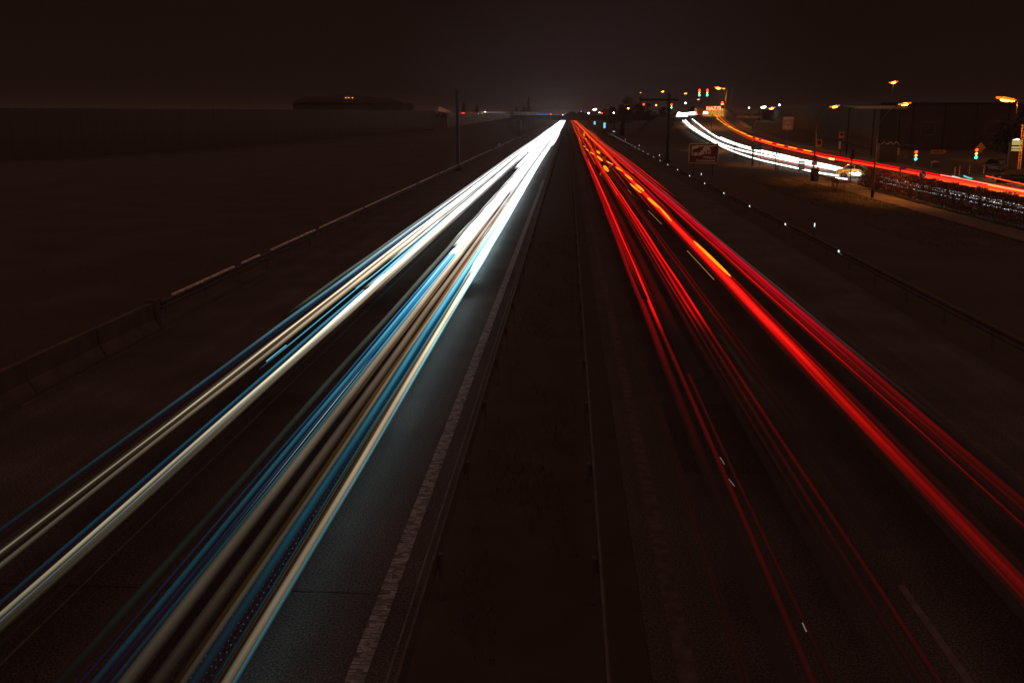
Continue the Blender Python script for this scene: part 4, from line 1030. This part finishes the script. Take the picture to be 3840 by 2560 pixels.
def van(loc, rz, label, tail=True, blue=False, pt=M['vanlit']):
    t_ = thing('box_van', loc, label, 'van', 'vans', rz)
    o = MB().box((.6, 0, 1.75), (4.4, 2.2, 2.5)).build('cargo_box', pt, t_); md = o.modifiers.new('b', 'BEVEL'); md.width = .06; md.segments = 2
    o = MB().poly([(-1.65, .5), (-3.2, .5), (-3.25, 1.2), (-2.8, 1.5), (-2.3, 2.3), (-1.65, 2.35)], -1.0, 1.0).build('cab', pt, t_)
    MB().poly([(-2.82, 1.55), (-2.32, 2.25), (-1.9, 2.25), (-1.9, 1.55)], -1.01, 1.01).build('cab_windows', M['windscreen'], t_)
    MB().box((0, 0, .45), (5.6, 1.8, .16)).build('chassis', M['black'], t_)
    for x in (-2.4, 1.7):
        for s_ in (-1, 1): MB().lathe([(.2, -.13), (.42, -.13), (.42, .13), (.2, .13)], (0, 0, 0), 16, 'Y').build('wheel', M['rubber'], t_, (x, s_ * .95, .42))
    for s_ in (-1, 1):
        MB().box((2.83, s_ * .9, .8), (.06, .28, .3)).build('taillight', M['taillit'] if tail else M['redp'], t_)
        MB().box((-3.24, s_ * .7, .8), (.06, .3, .2)).build('headlight', M['whitep'], t_)
        MB().box((.6, s_ * 1.11, 2.9), (.2, .03, .1)).build('marker_lamp', M['amberlit'], t_)
    MB().box((2.82, 0, .55), (.03, .5, .12)).build('number_plate', M['whitep'], t_)
    MB().box((2.815, 0, 1.75), (.03, 2.0, 2.2)).build('rear_door', pt, t_)
    if blue: MB().lathe([(.16, 0), (.16, .14), (.05, .2)], (-2.0, 0, 2.36), 10).build('beacon', M['bluelit'], t_)
    return t_
bc = car((4.6, 351, 6.46), R(180), 'second car on the bridge with red rear lamps and a blue beacon', M['cargrey'], tail=True, grp='vehicles on the bridge', name='bridge_car')
MB().lathe([(.16, 0), (.16, .14), (.05, .2)], (.3, 0, 1.49), 10).build('beacon', M['bluelit'], bc)
p = P(1604, 264, 349); v_ = van((p.x, 349, 6.36), R(-86), 'orange lit box van at the junction seen from the back'); v_.scale = (1.0, 1.0, .92)
for k, (px, py, lb, mm, s_) in enumerate(((1352, 260.5, 'warm white light on the bridge left of the horizon floodlight', M['headlit'], .42), (1382, 260.2, 'red lamp over a white one on the bridge', M['redlit'], .34), (1409.5, 259.5, 'single white light right of the bridge', M['headlit'], .34), (1443, 249.3, 'pair of small yellow lights in the dark trees', M['sodium'], .35), (1507, 242, 'small orange light between trees and mast', M['sodiumdim'], .5), (1574.5, 237, 'small white light left of the junction', M['mercury'], .4),
                                       (1292.5, 265.2, 'small white light above the start of the white trails', M['headlit'], .28), (1265.5, 262.2, 'red light at the left end of the bridge', M['redlit'], .3), (1790, 241.5, 'cluster of white lights above the hall eaves', M['mercury'], .35), (1720.5, 248, 'tiny white light on the hall roofline', M['mercury'], .25))):
    D = 380 if px < 1600 else 320
    pp = P(px, py, D); lampbox('far_light', pp, (s_ * 1.3, .1, s_ * 1.3), mm, lb, 'light', 'small lights on the horizon')

# ------------------------------------------------------------------ buildings right
hall = thing('industrial_hall', (60, 200, 0), 'long dark industrial hall behind the side road on the right', 'building')
Z0 = 9.1
for i in range(13):
    MB().box((i * 6 + 3, 0, Z0 / 2), (5.94, .3, Z0)).build('wall_panel', M['wall'], hall)
for i in range(20):
    MB().box((0, 3 + i * 6.0, Z0 / 2 + .0), (.3, 5.94, Z0)).build('wall_panel', M['wall'], hall)
MB().box((39, 60, Z0 + .12), (79, 121, .22)).build('roof', M['roof'], hall)
for i in range(13): MB().box((i * 6, -.2, Z0 / 2), (.12, .14, Z0)).build('downpipe', M['darkpole'], hall)
for k, i in enumerate((1, 3, 4, 6, 8)):
    MB().box((i * 6 + 3, -.19, 4.4 + .3 * (k % 2)), (2.4, .08, 2.2)).build('window', M['windscreen'], hall)
    MB().box((i * 6 + 3, -.17, 4.4 + .3 * (k % 2)), (2.7, .04, 2.5)).build('window_frame', M['pole'], hall)
cn = thing('canopy', (56, 178, 0), 'slatted canopy roof lit orange under the lamp on the thin pole', 'building')
ca = P(1962, 249, 178); cb2 = P(2080, 248, 178)
for i in range(7): MB().box(((ca.x + cb2.x) / 2 - 56, i * 1.1, ca.z + .25 + .03 * i), (cb2.x - ca.x, .7, .08)).build('slat', M['wall2'], cn)
MB().box(((ca.x + cb2.x) / 2 - 56, -.5, ca.z + .1), (cb2.x - ca.x + .4, .2, .35)).build('fascia', M['wall2'], cn)
for x in (ca.x, (ca.x + cb2.x) / 2, cb2.x): MB().box((x - 56, 3, ca.z / 2), (.25, .25, ca.z)).build('column', M['darkpole'], cn)
# bus shelter and zigzag kiosk
b_ = S(2066, 371)
sh = thing('bus_shelter', b_, 'glass bus shelter behind the red trails', 'bus shelter')
for x in (-.0, 1.25, 2.5): MB().box((x - 1.4, .0, 1.2), (.08, .08, 2.4)).build('post', M['pole'], sh)
for i, x in enumerate((-.78, .47)): MB().box((x, 0, 1.35), (1.15, .03, 1.8)).build('pane', M['clear'], sh)
MB().box((-.15, -.6, 2.45), (3.0, 1.6, .1)).build('roof', M['steeldull'], sh); MB().box((-.5, -.1, 1.5), (.6, .05, 1.1)).build('timetable', M['cream'], sh); MB().box((-.15, -.35, .5), (1.8, .35, .05)).build('bench', M['pole'], sh)
z1 = P(2024, 331, 152); kk = thing('kiosk', (z1.x, 152, 0), 'low kiosk with a zigzag roof edge left of the bus shelter', 'building')
MB().box((1.2, 1.2, z1.z / 2), (2.6, 2.0, z1.z)).build('wall', M['wall'], kk)
MB().tube([(x * .43, 0, z1.z + (.35 if i % 2 else -.05)) for i, x in enumerate(range(7))], .035, 6).build('zigzag_trim', M['cream'], kk)
b_ = S(2148, 385); ub = thing('utility_box', b_, 'small pale utility box with a pitched lid below the arrow sign', 'cabinet')
MB().box((0, 0, .35), (1.05, .6, .7)).build('body', M['signback'], ub); MB().poly([(-.58, .7), (.58, .7), (0, .88)], -.34, .34).build('lid', M['cream'], ub)
# advert pillar right edge
b_ = P(2336, 333, 112); ad = thing('advert_pylon', (b_.x, 112, 0), 'dark pylon with a yellow green lit advert panel at the right edge', 'sign')
MB().box((0, .2, b_.z / 2), (1.4, .35, b_.z + .6)).build('pylon', M['black'], ad)
for i, (zz_, hh) in enumerate(((b_.z + .25, .55), (b_.z - .28, .2), (b_.z - .55, .2))): MB().box((0, -.01, zz_), (1.1, .06, hh)).build('lit_panel', M['boardlit'], ad)
b_ = P(2346, 335, 109); yp = thing('yellow_column', (b_.x, 109, 0), 'yellow lit lattice column beside the advert pylon', 'mast')
for dx_ in (-.12, .12): MB().box((dx_, 0, 3.0), (.06, .06, 6.0)).build('upright', M['yellow'], yp)
for i in range(22): MB().box((0, 0, .2 + i * .27), (.24, .04, .04), 0, R(28 if i % 2 else -28)).build('brace', M['yellow'], yp)
bw = thing('low_building', (60, 128, 0), 'low walled building behind the parked cars', 'building')
MB().box((6, 5, 2.0), (16, 9, 4.0)).build('wall', M['wall'], bw); MB().box((6, 5, 4.08), (16.6, 9.6, .16)).build('roof', M['roof'], bw)
for i in range(5): MB().box((0 + i * 3, .46, 2.0), (2.4, .06, 2.6)).build('shutter', M['signback'], bw)

# yellow lit wall with red letters at the junction, retaining wall
a = P(1627, 262, 372); b = P(1655, 262, 372)
yw = thing('shop_building', ((a.x + b.x) / 2, 372, 6.3), 'yellow lit flat building with red letters behind the junction', 'building')
ww = P(1668, 262, 372).x - P(1613, 262, 372).x; cx = (P(1668, 262, 372).x + P(1613, 262, 372).x) / 2 - yw.location.x
ztop = P(1627, 253, 372).z - 6.3
for i in range(6): MB().box((cx - ww / 2 + ww / 6 * (i + .5), 0, ztop / 2), (ww / 6 - .05, .3, ztop)).build('facade_panel', M['wall2'], yw)
MB().box((cx, 5, ztop / 2 - .1), (ww, 9.6, ztop - .2)).build('hall_body', M['wall2'], yw)
text(yw, 'HAZTM', 0, -.22, ztop + .02, 1.75, M['neon'], 'letters', 'CENTER', .08, 0, .03)
MB().box((0, .1, ztop + .05), (b.x - a.x + .4, .1, .1)).build('letter_rail', M['darkpole'], yw)
rw = thing('retaining_wall', (xr(262) + 1.8, 262, 0), 'sloping retaining wall rising right of the upper ramp', 'wall')
for i in range(17):
    y0_ = 262 + i * 5.2; x0 = xr(y0_) + 2.0 + .02 * i; t0 = P(1722 - (i / 16) * 66, 300 - (i / 16) * 47, y0_)
    zt = zp(y0_) + .9 + 1.7 * (i / 16)
    MB().box((x0 - rw.location.x, y0_ - 262 + 2.6, zt / 2), (.35, 5.14, zt), math.atan2(-(xr(y0_ + 5.2) - xr(y0_)), 5.2)).build('wall_segment', M['concrete'], rw)
rl = MB()
for i in range(44):
    y0_ = 262 + i * 2; zt = zp(y0_) + .9 + 1.7 * (i / 43); rl.box((xr(y0_) + 2.0 - rw.location.x, y0_ - 262, zt + .4), (.04, .04, 1.0))
o = rl.build('railing', M['steeldull'], rw); o['kind'] = 'stuff'
# guardrail at the outer edge of the ramp
gr = thing('guardrail', (xl(200) - 1, 200, 0), 'low rail along the outer edge of the climbing side road', 'guardrail')
pts = [(xl(y) - 1.2 - gr.location.x, y - 200, zp(y) + .7) for y in range(196, 346, 5)]
MB().tube(pts, .07, 6).build('rail', M['steel'], gr); MB().tube([(a_, b_, c_ - .3) for a_, b_, c_ in pts], .05, 6).build('rail', M['steeldull'], gr)
gpm = MB().box((0, 0, .4), (.08, .08, .9)).mesh('post', M['darkpole'])
for a_, b_, c_ in pts: share(gpm, 'post', gr, (a_, b_, c_ - .75))

# ------------------------------------------------------------------ vegetation
def bare_tree(base, h_, label, seed, spread=1.0, grp='young bare trees along the side road'):
    rd = random.Random(seed); t_ = thing('bare_tree', base, label, 'tree', grp)
    MB().tube([(0, 0, 0), (.03, 0, h_ * .3), (0, .03, h_ * .55)], [.07, .055, .045], 7).build('trunk', M['bark'], t_)
    cr_ = MB()
    def br_(p, d_, ln, r_, lv):
        q = p + d_ * ln; mid = p + d_ * ln * .5 + Vector((rd.uniform(-.05, .05), rd.uniform(-.05, .05), .03)) * ln
        cr_.tube([p, mid, q], [r_, r_ * .8, r_ * .55], 4)
        if lv <= 0: return
        for _ in range(3 if lv > 1 else 4):
            nd = (d_ + Vector((rd.uniform(-.7, .7), rd.uniform(-.7, .7), rd.uniform(-.1, .5))) * spread).normalized()
            br_(p + d_ * ln * rd.uniform(.5, 1.0), nd, ln * rd.uniform(.5, .75), r_ * .6, lv - 1)
    for k in range(5):
        a = k * 2.4; br_(Vector((0, 0, h_ * (.42 + .03 * k))), Vector((math.cos(a) * .5, math.sin(a) * .5, 1)).normalized(), h_ * .24, .03, 3)
    br_(Vector((0, 0, h_ * .5)), Vector((0, 0, 1)), h_ * .26, .035, 3)
    cr_.build('branches', M['bark'], t_)
    MB().tube([(.35, 0, 0), (.35, 0, h_ * .38)], .035, 6).build('stake', M['darkpole'], t_)
for i, (px, py, top, lb) in enumerate(((1780, 395, 335, 'bare young tree between the notice board and the back of a sign'), (1685.5, 367, 326, 'bare young tree just right of the brown deer sign'), (1621, 326, 283, 'bare young tree above the brown deer sign'), (1603, 313, 283, 'bare young tree second from the bridge corner'), (1586, 306, 276, 'bare young tree nearest the bridge corner'))):
    g = G(px, py); 
    g.z = terrain(g.x, g.y) 
    tp = P(px, top, g.y); bare_tree(g, max(2.5, tp.z - g.z), lb, 10 + i)
rd = random.Random(3)
sbp = S(1920, 441); sb = thing('bare_shrub', sbp, 'tall thin bare twigs of a shrub before the white glare', 'shrub')
m_ = MB()
for i in range(46):
    a = rd.uniform(0, 6.28); r_ = rd.uniform(0, .9); hh = rd.uniform(.7, 2.0); x, y = math.cos(a) * r_, math.sin(a) * r_ * .6
    m_.tube([(x, y, 0), (x * 1.15, y * 1.1, hh * .5), (x * 1.35 + rd.uniform(-.1, .1), y * 1.2, hh)], [.014, .010, .004], 4)
m_.build('twigs', M['bark'], sb)
# hedge
hg = thing('hedge', (29.2, 82, 0), 'long brown leaved clipped hedge between footpath and side road', 'hedge')
lf = MB(); rd = random.Random(5)
for i in range(64000):
    y = rd.uniform(50, 103.2); f_ = rd.random()
    fx = rd.uniform(-.5, .5); 
    if rd.random() < .6: fx = rd.choice((-1, 1)) * rd.uniform(.34, .52)
    zz_ = rd.uniform(.12, 1.72) if rd.random() < .8 else rd.uniform(1.6, 1.86)
    zz_ += .10 * math.sin(y * 1.3) * (zz_ / 1.8) + .05 * math.sin(y * 5)
    if math.sin(y * 2.9 + 2 * math.sin(zz_ * 3 + y)) + math.sin(zz_ * 7.3 + y * 1.7) + .8 * math.sin(y * 7.7 - zz_ * 5) > 1.75 and rd.random() < .9: continue
    s_ = rd.uniform(.03, .07); n1 = Vector((rd.gauss(0, 1), rd.gauss(0, 1), rd.gauss(0, 1))).normalized(); u = n1.orthogonal().normalized() * s_; v = n1.cross(u).normalized() * s_ * .6
    c = Vector((28.95 + (y - 50) * .013 + fx - 29.2, y - 82, zz_))
    lf.add([c - u, c + v, c + u, c - v], [(0, 1, 2, 3)])
o = lf.build('foliage', M['leaf'], hg); o['kind'] = 'stuff'
st = MB()
for i in range(170):
    y = 50.2 + i * .312; x = 28.95 + (y - 50) * .013 - 29.2 + rd.uniform(-.12, .12)
    st.tube([(x, y - 82, 0), (x + rd.uniform(-.1, .1), y - 82 + rd.uniform(-.15, .15), .9), (x + rd.uniform(-.2, .2), y - 82 + rd.uniform(-.2, .2), 1.7)], [.03, .02, .008], 4)
o = st.build('stems', M['bark'], hg); o['kind'] = 'stuff'
# grass blades on the verge by the path
gb = MB(); rd = random.Random(9)
for i in range(16000):
    y = rd.uniform(55, 120); x = rd.uniform(19.5, 25.8) if rd.random() < .75 else rd.uniform(28.3, 28.7)
    h_ = rd.uniform(.05, .16); a = rd.uniform(0, 6.28); dx_, dy_ = math.cos(a) * .018, math.sin(a) * .018
    z0 = terrain(x, y) - .03
    gb.add([(x - dx_, y - dy_, z0), (x + dx_, y + dy_, z0), (x + rd.uniform(-.05, .05), y + rd.uniform(-.05, .05), z0 + h_)], [(0, 1, 2)])
tag(gb.build('grass', M['blade']), 'short dry grass on the verge below the side road', 'grass', kind='stuff')

wd_ = MB(); rd = random.Random(31)
for i in range(9000):
    x = rd.uniform(-1.6, .3) if i % 3 else rd.uniform(-24, -14.8); y = 8 + 60 * rd.random() ** 1.4
    if math.sin(x * 3.1 + y * .9) + math.sin(y * .37 - x) < .1: continue
    h_ = rd.uniform(.04, .20); a = rd.uniform(0, 6.28); dx_, dy_ = math.cos(a) * .012, math.sin(a) * .012
    wd_.add([(x - dx_, y - dy_, -.03), (x + dx_, y + dy_, -.03), (x + rd.uniform(-.08, .08), y + rd.uniform(-.08, .08), h_)], [(0, 1, 2)])
tag(wd_.build('weeds', M['blade']), 'sparse dry weeds in the median and along the left verge', 'weeds', kind='stuff')

def conifer(base, h_, label, seed):
    rd = random.Random(seed); t_ = thing('conifer_tree', base, label, 'tree', 'dark conifers on the horizon')
    MB().tube([(0, 0, 0), (0, 0, h_)], [.25, .04], 6).build('trunk', M['bark'], t_)
    m_ = MB()
    for i in range(900):
        q = rd.random() ** .7; z = h_ * (.08 + .92 * (1 - q)) ; rr = (1 - z / h_) * h_ * .24 * (.5 + .6 * rd.random()) + .1; a = rd.uniform(0, 6.28)
        c = Vector((math.cos(a) * rr, math.sin(a) * rr, z)); d_ = Vector((math.cos(a), math.sin(a), -.35)) * .6; s_ = Vector((-math.sin(a), math.cos(a), 0)) * .22
        m_.add([c - d_ * .6, c + s_, c + d_, c - s_], [(0, 1, 2, 3)])
    o = m_.build('crown', M['needle'], t_)
for i, (px, top, D, lb) in enumerate(((1214, 221, 600, 'tallest pointed conifer left of the motorway end'), (1186, 240, 620, 'short conifer left of the tallest one'), (1202, 236, 640, 'conifer close against the left of the tallest one'), (1095, 236, 560, 'blunt conifer right of the left mast'), (1065, 232, 540, 'conifer directly behind the left mast'))):
    p = P(px, top, D); conifer((p.x, D, 0), p.z, lb, 40 + i)
def broad(base, h_, wd, label, seed, n=2600, grp='dark broad trees by the junction'):
    rd = random.Random(seed); t_ = thing('broad_tree', base, label, 'tree', grp)
    tr = MB().tube([(0, 0, 0), (.1, 0, h_ * .3), (0, .1, h_ * .6)], [.3, .22, .12], 7)
    tr.build('trunk', M['bark'], t_); m_ = MB(); lb_ = MB()
    cl = [(rd.uniform(-.34, .34) * wd, rd.uniform(-.3, .3) * wd, h_ * rd.uniform(.35, .88), rd.uniform(.13, .24) * wd) for _ in range(15)]
    for x, y, z, r_ in cl: lb_.tube([(0, 0, h_ * .35), (x * .5, y * .5, z * .75), (x, y, z)], [.1, .06, .03], 4)
    lb_.build('limbs', M['bark'], t_)
    for i in range(n):
        x, y, z, r_ = rd.choice(cl); v = Vector((rd.gauss(0, 1), rd.gauss(0, 1), rd.gauss(0, 1))).normalized() * r_ * rd.random() ** .4
        c = Vector((x, y, z)) + v; s_ = rd.uniform(.12, .28); n1 = Vector((rd.gauss(0, 1), rd.gauss(0, 1), rd.gauss(0, 1))).normalized(); u = n1.orthogonal().normalized() * s_; w_ = n1.cross(u).normalized() * s_ * .7
        m_.add([c - u, c + w_, c + u, c - w_], [(0, 1, 2, 3)])
    m_.build('crown', M['needle'], t_)
for i, (px, top, wpx, lb) in enumerate(((1452, 218, 42, 'tallest dark tree right of the motorway end'), (1428, 229, 36, 'rounded dark tree left of the tallest broad one'), (1478, 232, 30, 'dark tree around the lone red signal'), (1412, 243, 26, 'low dark tree nearest the horizon floodlight'), (1530, 236, 26, 'dark tree behind the right mast'), (1592, 240, 26, 'dark tree behind the box van'))):
    D = 430; p = P(px, top, D); z0 = terrain(p.x, D) * .0
    broad((p.x, D, 0), p.z, wpx * 1.633 * D / F * 1.2, lb, 60 + i)
broad((P(2342, 240, 125).x, 125, 0), P(2342, 236, 125).z, 5, 'tree with orange lit leaves at the right edge', 77, 1800)
# far treeline, one mass
tl = MB(); rd = random.Random(21)
for i in range(9000):
    x = rd.uniform(-900, 1100); h_ = 8.5 + 3.5 * math.sin(x * .021) + 2 * math.sin(x * .11 + 2) + 1.5 * math.sin(x * .37); z = rd.uniform(0, max(5, h_)); y = 1500 + rd.uniform(-20, 20)
    s_ = rd.uniform(1, 2.6); a = rd.uniform(0, 3.1)
    tl.add([(x - math.cos(a) * s_, y, z - s_ * .5), (x, y + 1, z - s_), (x + math.cos(a) * s_, y, z), (x, y - 1, z + s_)], [(0, 1, 2, 3)])
tag(tl.build('treeline', M['needle']), 'far dark wood along the horizon', 'trees', kind='stuff')

# thin night mist: it carries the soft glow round the lamps
hz_ = bpy.data.materials.new('night_mist'); hz_.use_nodes = True
n_ = hz_.node_tree.nodes; l_ = hz_.node_tree.links; n_.clear()
o_ = n_.new('ShaderNodeOutputMaterial'); pv = n_.new('ShaderNodeVolumePrincipled')
pv.inputs['Density'].default_value = HAZE; pv.inputs['Color'].default_value = (.9, .9, .9, 1); pv.inputs['Anisotropy'].default_value = .3
l_.new(pv.outputs[0], o_.inputs['Volume'])
hb = MB().box((0, 1700, 10.5), (4000, 4200, 23)).build('haze', hz_)
tag(hb, 'thin night mist over the whole place', 'haze', kind='stuff')
